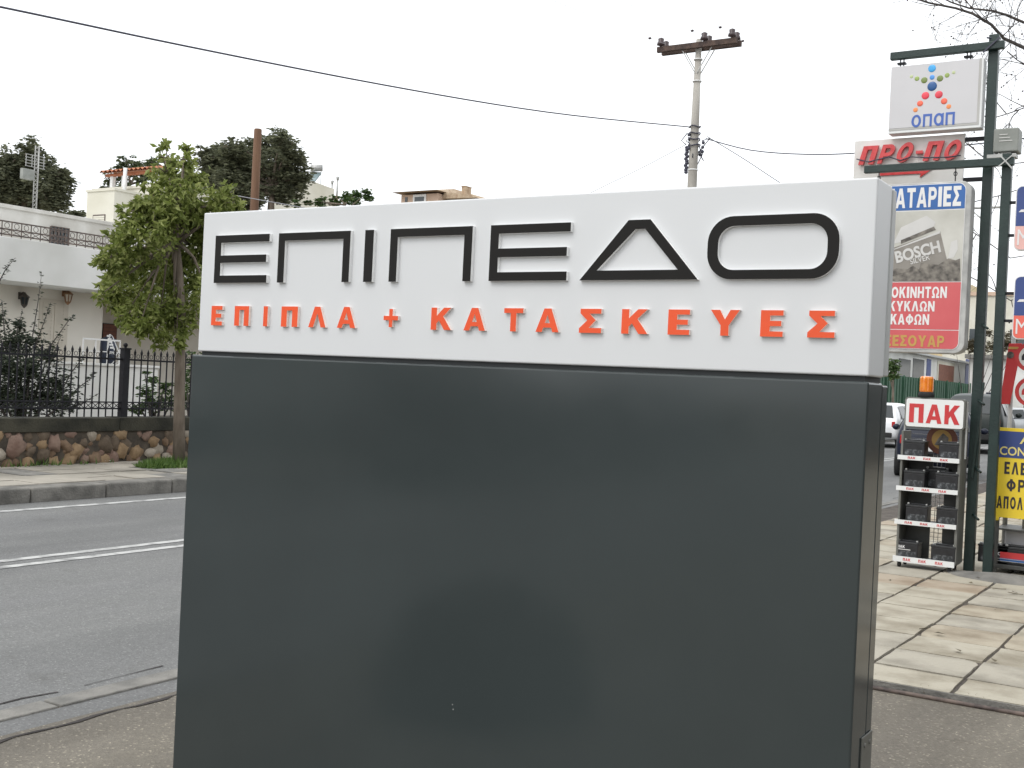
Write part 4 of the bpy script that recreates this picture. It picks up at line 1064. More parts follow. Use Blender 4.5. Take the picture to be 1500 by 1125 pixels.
# dark shrub in the garden, with twigs rising above the fence
def shrub(name, label, D, bl, n, size, lm, seed, twigs=(), group=None, spread=.3):
    rnd = random.Random(seed)
    blobs = [(at_d(px, py, D + rnd.uniform(-spread, spread)), r * D / FPX) for px, py, r in bl]
    c0 = blobs[0][0]
    root = Vector((c0.x, c0.y, .28)); t_ = thing(name, label, 'shrub', root, 0, group)
    b = MB()
    for c, r in blobs:
        b.tube([root, root.lerp(c, .6) + Vector((0, 0, .05)), c], [.03, .018, .006], 5)
    for q in twigs:
        pts = [at_d(px, py, D) for px, py in q]; b.tube(pts, [.012 * (1 - .75 * i / (len(pts) - 1)) for i in range(len(pts))], 5)
    b.build('stems', M['twig'], t_)
    b = MB(); tt = sum(r ** 2 for c, r in blobs)
    for c, r in blobs:
        for _ in range(max(2, int(n * r * r / tt / 10))):
            d = Vector((rnd.gauss(0, 1), rnd.gauss(0, 1), rnd.gauss(0, 1))).normalized()
            leaf_quads(b, rnd, c + d * r * rnd.uniform(.1, 1), r * .35, 10, size, .2, .4, .1)
    for q in twigs:
        pts = [at_d(px, py, D) for px, py in q]
        for i in range(len(pts) - 1):
            for _ in range(26):
                leaf_quads(b, rnd, pts[i].lerp(pts[i + 1], rnd.random()), .035, 1, size * .9, -.2, .35, .1)
    b.build('foliage', M[lm], t_, clean=False); return t_
shrub('garden_shrub', 'large dark shrub with thin upright twigs behind the left end of the fence', 17.6,
      [(35, 585, 40), (10, 540, 40), (45, 540, 34), (70, 580, 34), (85, 560, 24), (15, 500, 30), (45, 500, 22), (95, 590, 26), (0, 580, 40), (70, 520, 18), (-40, 540, 50), (28, 478, 14), (-5, 470, 20)], 11500, .07, 'leaf_shrub', 41,
      [[(30, 560), (48, 490), (56, 440), (61, 400)], [(40, 560), (54, 500), (68, 462), (74, 444)], [(10, 520), (5, 470), (3, 440)], [(60, 570), (78, 520), (90, 490)], [(80, 590), (105, 545), (118, 528), (124, 520)], [(90, 600), (112, 570), (132, 555), (140, 546)], [(100, 600), (118, 592), (142, 578)], [(20, 520), (26, 480), (33, 455)], [(50, 540), (75, 505), (100, 470), (108, 462)], [(-10, 430), (8, 395), (22, 378)]])
shrub('garden_shrub', 'green leafy shrub behind the fence between its post and the street tree', 18.5, [(228, 590, 16), (214, 575, 14), (205, 596, 12), (240, 565, 12), (222, 555, 10), (196, 600, 8), (250, 590, 16), (212, 545, 7)], 900, .09, 'leaf_hedge', 42)
shrub('garden_shrub', 'green hedge behind the fence between the tree trunk and the sign', 19.5, [(285, 560, 24), (272, 585, 20), (300, 590, 30), (280, 530, 20), (320, 550, 40), (272, 555, 14), (350, 580, 40)], 2200, .09, 'leaf_hedge', 43)
shrub('garden_shrub', 'small reddish brown shrub behind the lamp post and green sign posts', 58, [(1422, 505, 14), (1440, 508, 12), (1458, 506, 14), (1474, 502, 14), (1400, 510, 12), (1490, 510, 14), (1447, 486, 9)], 1500, .22, 'leaf_dry', 44, spread=1)

# bare winter tree whose twigs fill the upper right corner
BD = 15.5
def bp2(px, py, dd=0): return at_d(px, py, BD + dd)
rnd = random.Random(77)
bare = thing('bare_tree', 'leafless tree whose thin grey branches spread behind the sign posts', 'tree', Vector((bp2(1720, 600).x, bp2(1720, 600).y, 0)))
b = MB()
gr = bp2(1720, 600); gr.z = 0
b.tube([gr, bp2(1712, 420), bp2(1700, 260), bp2(1680, 120)], [.19, .16, .13, .09], 10)
tw = MB()
def twig(p, d, L, r, depth):
    pts = [p]; n = 5
    for i in range(n):
        d = (d + Vector((rnd.gauss(0, .16), rnd.gauss(0, .16), rnd.gauss(.02, .16)))).normalized()
        p = p + d * L / n; pts.append(p)
    tw.tube(pts, [r * (1 - .65 * i / n) for i in range(n + 1)], 5 if r > .008 else 4, caps=False)
    if depth <= 0: 
        if rnd.random() < .25: tw.ball(pts[-1], .012, nu=5, nv=4)
        return
    for q in range(rnd.randint(3, 5)):
        i = rnd.randint(1, n); perp_ = d.cross(Vector((rnd.gauss(0, 1), rnd.gauss(0, 1), rnd.gauss(0, 1)))).normalized()
        nd = (d * rnd.uniform(.4, 1.0) + perp_ * rnd.uniform(.5, 1.0)).normalized()
        twig(pts[i], nd, L * rnd.uniform(.45, .75), r * .55, depth - 1)
MAIN = [([(1700, 200), (1600, 130), (1500, 70), (1470, 56), (1452, 36), (1425, 20), (1400, 12), (1360, 4), (1330, -6)], .028),
        ([(1690, 130), (1600, 70), (1500, 33), (1475, 22), (1455, 16), (1420, 12), (1395, 4), (1370, -8)], .022),
        ([(1700, 260), (1600, 170), (1530, 110), (1490, 88), (1475, 75)], .014),
        ([(1700, 300), (1600, 190), (1540, 160), (1500, 158), (1478, 166), (1458, 172)], .013),
        ([(1705, 330), (1600, 250), (1530, 235), (1480, 240), (1440, 230), (1410, 205)], .010),
        ([(1705, 360), (1600, 300), (1520, 268), (1470, 285), (1425, 296)], .009),
        ([(1710, 420), (1600, 380), (1530, 370), (1480, 378), (1440, 350), (1418, 335)], .009),
        ([(1710, 450), (1600, 420), (1520, 432), (1480, 440), (1440, 415), (1420, 405)], .008)]
for pix, r in MAIN:
    P = [bp2(px, py, rnd.uniform(-.15, .15)) for px, py in pix]; n = len(P)
    b.tube(P, [max(.007, r * (1 - .6 * i / (n - 1)) * (1.9 if i == 0 else 1)) for i in range(n)], 7)
    for i in range(1, n - 0):
        for _ in range(2 if r > .011 else 1):
            d = (P[min(i + 1, n - 1)] - P[i - 1]).normalized()
            pr = Vector((rnd.gauss(0, .6), rnd.gauss(0, .6), rnd.gauss(0, 1))).normalized()
            twig(P[i].lerp(P[i - 1], rnd.random()), (d * .6 + pr * .8).normalized(), rnd.uniform(.5, .95) * (1 if r > .011 else .6), .0075, 2)
b.build('trunk', M['twig'], bare); tw.build('crown', M['twig'], bare, clean=False)

# ------------------------------------------------------------------ right side: posts and hanging signs
gA = on_z(1419, 836, .05); gB = on_z(1446.5, 842, .05)
YA, YB = gA.y, gB.y
print('posts', gA, gB)
def box_px(b, pxl, pyt, pxr, pyb, y, t, m=0):
    x0, x1, z0, z1 = rect_px(pxl, pyt, pxr, pyb, y); b.box(x0, x1, y, y + t, z0, z1, m); return x0, x1, z0, z1
# tall post with two arms
topA = on_y(1453, 52, YA)
pa = thing('sign_post', 'taller dark green steel post carrying the highest lottery sign', 'post', (gA.x, YA, .05))
b = MB(); rA = .042
b.box(gA.x - rA, gA.x + rA, YA - rA, YA + rA, .04, topA.z); b.build('post_shaft', M['green_steel'], pa, bevel=.006)
a0, a1 = on_y(1308, 87, YA), on_y(1474, 68, YA); zA = (a0.z + a1.z) / 2
b = MB(); b.box(a0.x, a1.x, YA - rA - .062, YA - rA - .002, zA - .034, zA + .034); b.build('arm', M['green_steel'], pa, bevel=.005)
b = MB(); b.bar((gA.x - rA - .03, YA - rA - .07, zA - .06), (gA.x + rA + .02, YA - rA - .07, zA + .06), .012); b.tube([(gA.x - rA - .01, YA - rA - .03, zA + .08), (gA.x + rA, YA + rA, zA + .09)], .008, 6); b.build('lashing_wire', M['cable'], pa)
for py in (203, 262):
    q0, q1 = on_y(1411, py, YA), on_y(1442, py - 1, YA)
    b = MB(); b.box(q0.x - .1, q1.x, YA + rA + .002, YA + rA + .03, q0.z - .018, q0.z + .018); b.build('sign_bracket', M['iron'], pa)
b = MB(); b.bar((gA.x, YA - rA - .01, on_y(1425, 700, YA).z), (gA.x + .06, YA - rA - .02, on_y(1434, 560, YA).z), .02); b.build('diagonal_strut', M['green_steel'], pa)
# shorter post
topB = on_y(1472, 226, YB)
pb = thing('sign_post', 'shorter dark green steel post with a long arm and a grey box on top', 'post', (gB.x, YB, .05))
b = MB(); rB = .040
b.box(gB.x - rB, gB.x + rB, YB - rB, YB + rB, .04, topB.z); b.build('post_shaft', M['green_steel'], pb, bevel=.006)
a0, a1 = on_y(1270, 249.5, YB), on_y(1488, 240, YB); zB = (a0.z + a1.z) / 2
b = MB(); b.box(a0.x, a1.x, YB - rB - .062, YB - rB - .002, zB - .034, zB + .034); b.build('arm', M['green_steel'], pb, bevel=.005)
b = MB(); b.bar((gB.x - .06, YB - rB - .07, zB + .07), (gB.x + .06, YB - rB - .07, zB - .07), .012); b.bar((gB.x - .06, YB - rB - .07, zB - .05), (gB.x + .07, YB - rB - .07, zB + .06), .010)
b.build('lashing_wire', M['galv'], pb)
for py in (297, 345, 430, 470):
    q = on_y(1480, py, YB); b = MB(); b.box(gB.x + rB, q.x + .06, YB - .015, YB + .015, q.z - .012, q.z + .012); b.build('sign_bracket', M['iron'], pb)
b = MB()
for py in (478, 590, 690, 760): z = on_y(1450, py, YB).z; b.tube([(gB.x - .1, YB + .02, z - .02), (gA.x + .02, YA - .05, z + .02)], .012, 6)
b.build('tie_bars', M['green_steel'], pb)
b = MB(); n = 24; prof = [(.0, .070), (.08, .068), (.20, .055), (.34, .040), (.42, .030), (.43, .0)]
cbx, cby = on_z(1452, 846, .05).x, on_z(1452, 846, .05).y
vs = []; fs = []
for i, (r, z) in enumerate(prof):
    for k in range(n):
        a = 2 * math.pi * k / n; j = 1 + .05 * math.sin(3 * a) + .03 * math.sin(7 * a)
        vs.append((cbx + .12 + r * 1.15 * j * math.cos(a), cby - .02 + r * .62 * j * math.sin(a), .03 + z))
for i in range(len(prof) - 1):
    for k in range(n): fs.append((i * n + k, i * n + (k + 1) % n, (i + 1) * n + (k + 1) % n, (i + 1) * n + k))
b.add(vs, fs, 0, True); b.add([v for v in vs[:n]], [tuple(range(n))])
tag(b.build('concrete_footing', M['kerb_near']), 'flat grey concrete mound around the foot of the shorter green post', 'footing')
# grey box on the shorter post
x0, x1, z0, z1 = rect_px(1455, 187.5, 1492, 222, YB - .05)
gbx = thing('floodlight_box', 'grey metal equipment box on top of the shorter green post', 'box', ((x0 + x1) / 2, YB, z0))
b = MB(); b.box(x0, x1, YB - .05, YB + .14, z0, z1); b.build('housing', M['box_grey'], gbx, bevel=.012)
b = MB()
for k in range(3): zq = z1 - .06 - .028 * k; b.box(x0 + .05, x1 - .07 + .02 * (k - 1), YB - .054, YB - .050, zq, zq + .007)
b.build('vent_slots', M['photo_light'], gbx)
b = MB(); b.box(x0 - .05, x1 - .02, YB - .035, YB + .10, z0 - .045, z0 - .015); b.box(x0 + .06, x1 - .06, YB - .02, YB + .06, z0 - .016, z0 + .001); b.build('mount_plate', M['galv'], gbx)

# highest lightbox: figure of coloured dots over a word
yq = YA - .10
x0, x1, z0, z1 = rect_px(1303, 91, 1438.5, 191, yq)
z0 += .0
op = thing('lottery_sign', 'white lightbox with a figure of coloured dots above blue letters, hanging from the highest arm', 'sign', ((x0 + x1) / 2, yq, z0))
b = MB(); b.box(x0, x1, yq + .012, yq + .15, z0, z1); b.build('lightbox', M['sign_edge'], op, bevel=.006)
b = MB(); e = .038
b.box(x0 + .004, x1 - e, yq + .0065, yq + .0118, z0 + e * 1.25, z1 - .004); b.build('face_panel', M['sign_white'], op)
b = MB(); b.prism([(x0 + .004, z0 + .028), (x1 - .018, z0 + .028), (x1 - .018, z1 - .004), (x1 - e - .002, z1 - .004), (x1 - e - .002, z0 + e * 1.25 - .002), (x0 + .004, z0 + e * 1.25 - .002)], yq + .008, yq + .0118); b.build('face_frame', M['frame_grey'], op)
DOTC = {'sky': lin(70, 165, 225), 'azure': lin(85, 150, 220), 'navy': lin(40, 85, 140), 'olive': lin(120, 135, 75), 'lime': lin(150, 170, 95), 'pale': lin(185, 195, 150), 'red': lin(222, 70, 85), 'coral': lin(232, 105, 80), 'orange': lin(238, 145, 85)}
DM = {k: mat('dot_' + k, v, .35, var=.12, scale=14) for k, v in DOTC.items()}
S4 = 260 / 1219.0
for zx, zy, zr, c in ((586, 281, 29, 'sky'), (587, 342, 19, 'azure'), (587, 404, 36, 'navy'), (533, 362, 24, 'olive'), (483, 351, 18, 'lime'), (445, 337, 13, 'pale'), (641, 350, 24, 'olive'), (690, 328, 18, 'lime'), (735, 309, 13, 'pale'),
                      (541, 468, 29, 'red'), (504, 522, 23, 'coral'), (473, 566, 18, 'orange'), (633, 461, 29, 'red'), (669, 506, 24, 'coral'), (701, 543, 18, 'orange')):
    c_ = on_y(1240 + zx * S4, 40 + zy * S4, yq); rr = zr * S4 * 1.19 / 1.19 * (on_y(1380, 140, yq).x - on_y(1370, 140, yq).x) / 10 * .93
    b = MB(); b.ball((c_.x, yq + .0062, c_.z), rr, 1, .22, 1, 20, 12, 0); b.build('logo_dot', DM[c], op)
q0 = rect_px(1335, 166, 1399, 184.5, yq)
# the four letters with even stroke, as outlines
ww = (q0[1] - q0[0]); hh = q0[3] - q0[2]
def ring(cx, cz, rx, rz, n=24): return [(cx + rx * math.cos(2 * math.pi * k / n), cz + rz * math.sin(2 * math.pi * k / n)) for k in range(n)]
sh = lambda L: L
lw = ww / 4.5; sk = hh * .18
def letter_o(x): outline([ring(0, 0, 1, 1), ring(0, 0, 1 - 2 * sk / lw, 1 - 2 * sk / hh)], x, x + lw, q0[2], q0[3], yq + .004, M['blue_txt'], op, .003, 'logo_letter')
def letter_pi(x): outline([[(0, 0), (sk, 0), (sk, hh - sk), (lw - sk, hh - sk), (lw - sk, 0), (lw, 0), (lw, hh), (0, hh)]], x, x + lw * .92, q0[2], q0[3], yq + .004, M['blue_txt'], op, .003, 'logo_letter')
letter_o(q0[0]); letter_pi(q0[0] + lw * 1.2)
xa = q0[0] + lw * 2.32
outer = [(lw, 0), (lw, hh)] + [(lw / 2 + lw / 2 * math.cos(a), hh / 2 + hh / 2 * math.sin(a)) for a in [R(60 + k * 12) for k in range(21)]] 
outline([outer, ring(lw / 2, hh / 2, lw / 2 - sk, hh / 2 - sk)], xa, xa + lw, q0[2], q0[3], yq + .004, M['blue_txt'], op, .003, 'logo_letter')
letter_pi(q0[0] + lw * 3.52)
for px in (1320, 1417):
    b = MB(); p = on_y(px, 90, yq + .07); b.tube([(p.x, yq + .055, z1 - .005), (p.x, yq + .055, zA - .03)], .006, 6); b.tube([(p.x + .03, yq + .055, z1 - .005), (p.x + .03, yq + .055, zA - .03)], .006, 6); b.box(p.x - .025, p.x + .05, yq + .03, yq + .08, zA - .075, zA - .060); b.build('hanger_hook', M['iron'], op)

# older panel with red tube letters
yp2 = YA + .03
def pp(zx, zy): return on_y(1240 + zx * S4, 40 + zy * S4, yp2)
c = [pp(50, 1110), pp(806, 1055), pp(806, 735), pp(50, 778)]
xl, xr = (c[0].x + c[3].x) / 2, (c[1].x + c[2].x) / 2; zt = (c[2].z + c[3].z) / 2; zb = min(c[0].z, c[1].z) - .02
pr = thing('betting_sign', 'old white panel with slanted red tube letters behind the lower arm', 'sign', ((xl + xr) / 2, yp2, zb))
b = MB(); b.box(xl, xr, yp2, yp2 + .03, zb, zt); b.build('panel', M['panel_old'], pr, bevel=.003)
def rail(i0, i1, zz0, zz1): 
    pass
yt = yp2 - .05
def ptx(zx, zy): return on_y(1240 + zx * S4, 40 + zy * S4, yt)
def slant(ch, zl, zr2, ztop, zbot):
    zc_ = (ztop + zbot) / 2
    xa, xb = ptx(zl, zc_).x, ptx(zr2, zc_).x; za, zb_ = ptx((zl + zr2) / 2, zbot).z, ptx((zl + zr2) / 2, ztop).z
    hgt = zb_ - za; shx = .27
    btext(ch, xa, xb, za, zb_, yt, M['red_neon'], pr, depth=.035, shear=.27 * hgt / 1.25 / max(.05, (xb - xa) - .27 * hgt) * WID.get(ch, 1), name='tube_letter')
slant('Π', 82, 218, 815, 940); slant('Ρ', 212, 330, 805, 932); slant('Ο', 345, 455, 790, 925); slant('Π', 525, 668, 782, 912); slant('Ο', 672, 785, 772, 908)
b = MB(); p0, p1 = ptx(476, 858), ptx(522, 850); b.box(p0.x, p1.x, yt, yt + .035, p0.z - .014, p0.z + .014); b.build('tube_hyphen', M['red_neon'], pr)
b = MB()
ptsw = [ptx(70, 905), ptx(150, 925), ptx(290, 890), ptx(370, 915), ptx(440, 890), ptx(540, 895), ptx(680, 893), ptx(785, 880)]
b.tube([p + Vector((0, -.004, 0)) for p in ptsw], .006, 5)
b.build('tube_wiring', M['cable'], pr)
b = MB(); pts = [pp(232, 992), pp(590, 975), pp(505, 1032), pp(512, 1005), pp(232, 1020)]
b.prism([(p.x, p.z) for p in pts], yp2 - .012, yp2 - .002); b.build('red_arrow', M['red_neon'], pr)

# battery shop lightbox under the lower arm
ybx = YB - .16
x1 = on_y(1417.5, 400, ybx).x; x0 = on_y(1266, 400, ybx).x
z1 = on_y(1360, 267, ybx).z; z0 = on_y(1355, 517, ybx).z
bs = thing('battery_sign', 'tall rounded lightbox with blue, photo and red fields hanging half behind the totem', 'sign', ((x0 + x1) / 2, ybx, z0))
b = MB(); b.prism(rrect(x0, x1, z0, z1, .09, 8), ybx + .004, ybx + .17); b.build('lightbox_frame', M['galv'], bs, bevel=.008)
fr_ = .034
fx0, fx1, fz0, fz1 = x0 + fr_, x1 - fr_ - .012, z0 + fr_, z1 - fr_ * .5
b = MB(); b.prism(rrect(fx0, fx1, fz0, fz1, .065, 8), ybx - .001, ybx + .0035); b.build('face_panel', M['white_txt'], bs)
def zz(px, py): return on_y(px, py, ybx).z
zb1_, zb2_, zb3_ = zz(1362, 308), zz(1358, 413), zz(1352, 483)
def capped(xa, xb, za, zb, top):
    r = .06; out = []
    P = rrect(xa, xb, za, zb, r, 8)
    n = len(P) // 4
    return (P[:2 * n] + [(xa, za), (xb, za)]) if top else ([(xb, zb), (xa, zb)] + P[2 * n:])
b = MB(); b.prism(capped(fx0 + .006, fx1 - .006, zb1_ + .006, fz1 - .006, True), ybx - .004, ybx - .001); b.build('blue_field', M['blue'], bs)
b = MB(); b.box(fx0 + .006, fx1 - .006, ybx - .004, ybx - .001, zb2_ + .004, zb1_ - .004); ph = b.build('photo_field', M['photo_bg'], bs)
b = MB(); b.box(fx0 + .006, fx1 - .006, ybx - .004, ybx - .001, zb3_ + .004, zb2_ - .004); b.build('red_field', M['red_faded'], bs)
b = MB(); b.prism(capped(fx0 + .006, fx1 - .006, fz0 + .006, zb3_ - .004, False), ybx - .004, ybx - .001); b.build('lower_red_field', M['red_faded'], bs)
def T(body, pxl, pyt, pxr, pyb, m, bold=.03, y=None, parent=bs, extra_left=None, rot=0, shear=0):
    y = ybx - .0065 if y is None else y
    xa, xb, za, zb = rect_px(pxl, pyt, pxr, pyb, y)
    if all(c in BL for c in body): return btext(body, xa, xb, za, zb, y, m, parent, .0024)
    bold = .035 if body == 'BOSCH' else .012
    return text(body, xa, xb, za, zb, y, m, parent, .0024, bold, shear, rot)
T('ΜΠΑΤΑΡΙΕΣ', 1279, 275, 1408, 304, M['white_txt'], .06)
T('ΑΥΤΟΚΙΝΗΤΩΝ', 1274, 420, 1387, 436.5, M['white_txt'], .04)
T('ΔΙΚΥΚΛΩΝ', 1286, 441, 1369, 456, M['white_txt'], .04)
T('ΣΚΑΦΩΝ', 1295, 460, 1361, 475.5, M['white_txt'], .04)
T('ΑΞΕΣΟΥΑΡ', 1282, 491, 1383, 507.5, M['gold'], .05)
S5 = 260 / 975.0
def p5(zx, zy, y): q = on_y(1240 + zx * S5, 240 + zy * S5, y); return (max(fx0 + .008, min(fx1 - .008, q.x)), max(zb2_ + .006, min(zb1_ - .006, q.z)))
def poly5(pts, dy, m, name):
    b = MB(); b.prism([p5(zx, zy, ybx) for zx, zy in pts], ybx - .004 - dy, ybx - .004 - dy + .0013); b.build(name, M[m], ph)
poly5([(60, 520), (260, 460), (515, 370), (560, 560), (400, 610), (60, 640)], .0015, 'photo_mid', 'printed_battery')
poly5([(60, 500), (258, 432), (258, 470), (515, 368), (515, 382), (258, 474), (60, 530)], .003, 'photo_light', 'printed_battery_edge')
poly5([(258, 440), (300, 350), (440, 285), (490, 320), (480, 350), (300, 430)], .0015, 'photo_light', 'printed_battery_lid')
poly5([(300, 420), (480, 345), (492, 362), (300, 440)], .003, 'photo_dark', 'printed_lid_shadow')
poly5([(60, 660), (200, 600), (275, 575), (335, 580), (365, 560), (400, 580), (410, 545), (505, 555), (560, 520), (600, 530), (625, 520), (625, 645), (60, 645)], .003, 'photo_dark', 'printed_gravel')
poly5([(575, 430), (610, 415), (612, 470), (590, 515), (560, 520)], .0015, 'photo_light', 'printed_highlight')
T('BOSCH', 1311, 360, 1377.5, 378, M['photo_light'], .05, ybx - .0085, ph, rot=R(14))
T('SILVER', 1333, 376, 1362, 384, M['photo_light'], .03, ybx - .0085, ph, rot=R(14))
for px in (1287, 1399):
    b = MB(); p = on_y(px, 262, ybx + .08); b.tube([(p.x, YB - rB - .03, z1 - .006), (p.x, YB - rB - .03, zB - .02)], .005, 6)
    c_ = Vector((p.x, YB - rB - .03, (z1 + zB) / 2)); b.tube([c_ + Vector((math.cos(a) * .014, 0, math.sin(a) * .02)) for a in [k * math.pi / 4 for k in range(9)]], .004, 5); b.build('hanger_hook', M['iron'], bs)

# pair of blue tyre signs, mostly outside the right edge
for (pt, pbm, bt, label, salmon) in ((272, 367, 331, 'upper blue enamel tyre sign with a pale pink lower band at the right edge', 'pale'), (404, 497, 462, 'lower blue enamel tyre sign with a salmon band beginning with M at the right edge', 'red')):
    yy_ = YB - .02
    xl = on_y(1486.5 if pt < 300 else 1484, (pt + pbm) / 2, yy_).x; xr = xl + .70
    za, zb = on_y(1492, pbm, yy_).z, on_y(1492, pt, yy_).z; zm = on_y(1493, bt, yy_).z
    ts = thing('tyre_sign', label, 'sign', ((xl + xr) / 2, yy_, za))
    b = MB(); b.prism(rrect(xl, xr, za, zb, .05, 6), yy_, yy_ + .05); b.build('lightbox', M['white_txt'], ts, bevel=.004)
    b = MB(); P = rrect(xl + .010, xr - .010, za + .010, zb - .010, .044, 6); n = len(P) // 4
    b.prism(P[:2 * n] + [(xl + .010, zm), (xr - .010, zm)], yy_ - .004, yy_ - .001); b.build('blue_field', M['navy'], ts)
    sm = mat('salmon_band_' + salmon, lin(228, 180, 172) if salmon == 'pale' else lin(226, 105, 90), .4, var=.03)
    b = MB(); b.prism([(xr - .010, zm - .003), (xl + .010, zm - .003)] + P[2 * n:], yy_ - .004, yy_ - .001); b.build('lower_band', sm, ts)
    text('MICHELIN', xl + .03, xr - .03, za + .045, zm - .03, yy_ - .007, M['white_txt'], ts, .0025, .0)
    zs = zm + (zb - zm) * .34
    b = MB(); b.prism([(xl + .03, zs), (xr - .03, zs + .01), (xr - .03, zs + .026), (xl + .05, zs + .022)], yy_ - .007, yy_ - .0045); b.build('pale_stripe', M['white_txt'], ts)
# red slanted board and two round prohibition signs
yr = YB + .55
ro = thing('red_board', 'leaning red enamel board behind the shorter green post', 'sign', on_y(1472, 590, yr))
b = MB(); q = [on_y(px, py, yr) for px, py in ((1464, 592), (1479, 592), (1497, 503), (1478, 503))]
b.prism([(p.x, p.z) for p in q], yr, yr + .025); b.build('board', M['red'], ro, bevel=.003)
b = MB(); p = on_y(1480, 520, yr); b.tube([(p.x, yr - .006, p.z), (p.x, yr - .0005, p.z)], .032, 16); b.build('round_emblem', M['photo_dark'], ro)
q = rect_px(1478, 508, 1492, 511.5, yr); b = MB(); b.box(*q[:2], yr - .004, yr - .0005, *q[2:]); b.build('pale_line', M['gold'], ro)
b = MB(); p = on_y(1473, 570, yr); b.tube([(p.x + .04, yr + .05, .0), (p.x + .04, yr + .05, p.z + .5)], .02, 8); b.build('support_pole', M['galv'], ro)
for py, label in ((523, 'upper round red ringed traffic sign at the right edge'), (574, 'lower round red ringed traffic sign with a car symbol at the right edge')):
    ys = YB + .40; c_ = on_y(1510, py, ys); rr = on_y(1510, py, ys).x - on_y(1486.5, py, ys).x
    rs = thing('round_traffic_sign', label, 'traffic sign', c_)
    b = MB(); b.tube([(c_.x, ys + .012, c_.z), (c_.x, ys, c_.z)], rr, 32); b.build('red_ring', M['red'], rs)
    b = MB(); b.tube([(c_.x, ys - .001, c_.z), (c_.x, ys - .003, c_.z)], rr * .74, 32); b.build('white_disc', M['white_txt'], rs)
    for s, m in ((-1, 'red' if py > 550 else 'black_txt'), (1, 'black_txt')):
        cx = c_.x + s * rr * .34; w_ = rr * .22
        b = MB(); b.prism([(cx - w_, c_.z - rr * .22), (cx + w_, c_.z - rr * .22), (cx + w_, c_.z + rr * .02), (cx + w_ * .6, c_.z + rr * .2), (cx - w_ * .6, c_.z + rr * .2), (cx - w_, c_.z + rr * .02)], ys - .006, ys - .0035)
        b.build('car_symbol', M[m], rs)
    b = MB(); b.tube([(c_.x, ys + .04, .03 if py > 550 else c_.z - rr), (c_.x, ys + .04, c_.z + rr * .7)], .025, 8); b.build('support_pole', M['galv'], rs)

# yellow board on its stand
yY = YB + .16
x0 = on_y(1459.5, 695, yY).x; x1 = x0 + .58
z1 = on_y(1500, 628, yY).z; z0 = on_y(1490, 760, yY).z; zm = on_y(1485, 671, yY).z
ys_ = thing('service_board', 'yellow board with a dark blue header advertising air condition service', 'sign', ((x0 + x1) / 2, yY, z0))
b = MB(); b.prism([(x0, z0 - .03), (x0 + .035, z0 - .03), (x0 + .04, z0), (x1 - .04, z0), (x1 - .035, z0 - .03), (x1, z0 - .03), (x1, z1), (x0, z1)], yY, yY + .02); b.build('board', M['yellow'], ys_, bevel=.002)
b = MB(); b.box(x0 + .012, x1 - .012, yY - .003, yY - .0005, zm, z1 - .03); b.build('blue_header', M['navy'], ys_)
xm = (x0 + x1) / 2; W_ = x1 - x0
hz_ = z1 - .03 - zm
text('AIR', xm - .11, xm + .11, zm + hz_ * .55, zm + hz_ * .88, yY - .0055, M['yellow_txt'], ys_, .002, .015)
text('CONDITION', x0 + .02, x1 - .02, zm + hz_ * .09, zm + hz_ * .42, yY - .0055, M['yellow_txt'], ys_, .002, .015)
for body, pyt, pyb, wd in (('ΕΛΕΓΧΟΣ', 677, 695, .45), ('ΦΡΕΟΝ', 702, 720, .40), ('ΑΠΟΛΥΜΑΝΣΗ', 728, 746, .55)):
    za, zb = on_y(1485, pyb, yY).z, on_y(1485, pyt, yY).z
    btext(body, xm - wd / 2, xm + wd / 2, za, zb, yY - .003, M['black_txt'], ys_, .002, gap=.30)
st_ = thing('display_stand', 'low dark metal stand under the yellow board holding boxes', 'stand', (xm, yY + .25, .05))
zsh = on_y(1480, 829, yY).z
b = MB(); b.box(x0 - .05, x1 + .1, yY + .03, yY + .5, zsh - .035, zsh); b.build('lower_shelf', M['rack'], st_, bevel=.004)
zs2 = on_y(1480, 776, yY).z
b = MB(); b.box(x0 + .0, x1 + .1, yY + .06, yY + .5, zs2 - .015, zs2); b.build('upper_shelf', M['rack'], st_, bevel=.003)
for xx in (x0 + .02, x1 + .08):
    for y_ in (yY + .05, yY + .47):
        b = MB(); b.box(xx - .015, xx + .015, y_ - .015, y_ + .015, .05, z0 + .3); b.build('leg', M['rack'], st_)
b = MB()
for k in range(5): b.bar((x0, yY + .05, zsh + .03 + .02 * k), (x1 + .1, yY + .05, zsh + .03 + .02 * k), .004) if k in (0, 1) else None
b.build('wire_guard', M['galv'], st_)
za = on_y(1480, 800, yY + .1).z; 
tray = thing('white_crate', 'white crate on the stand below the yellow board', 'crate', (xm, yY + .28, zsh))
b = MB(); b.box(x0 + .06, x1 + .06, yY + .22, yY + .48, zsh + .001, zs2 - .03); b.build('crate_body', M['sign_white'], tray, bevel=.01)
b = MB()
for k in range(3): b.box(x0 + .07, x1 + .05, yY + .214, yY + .2195, zsh + .06 + k * .05, zsh + .07 + k * .05)
b.build('crate_ribs', M['frame_grey'], tray)

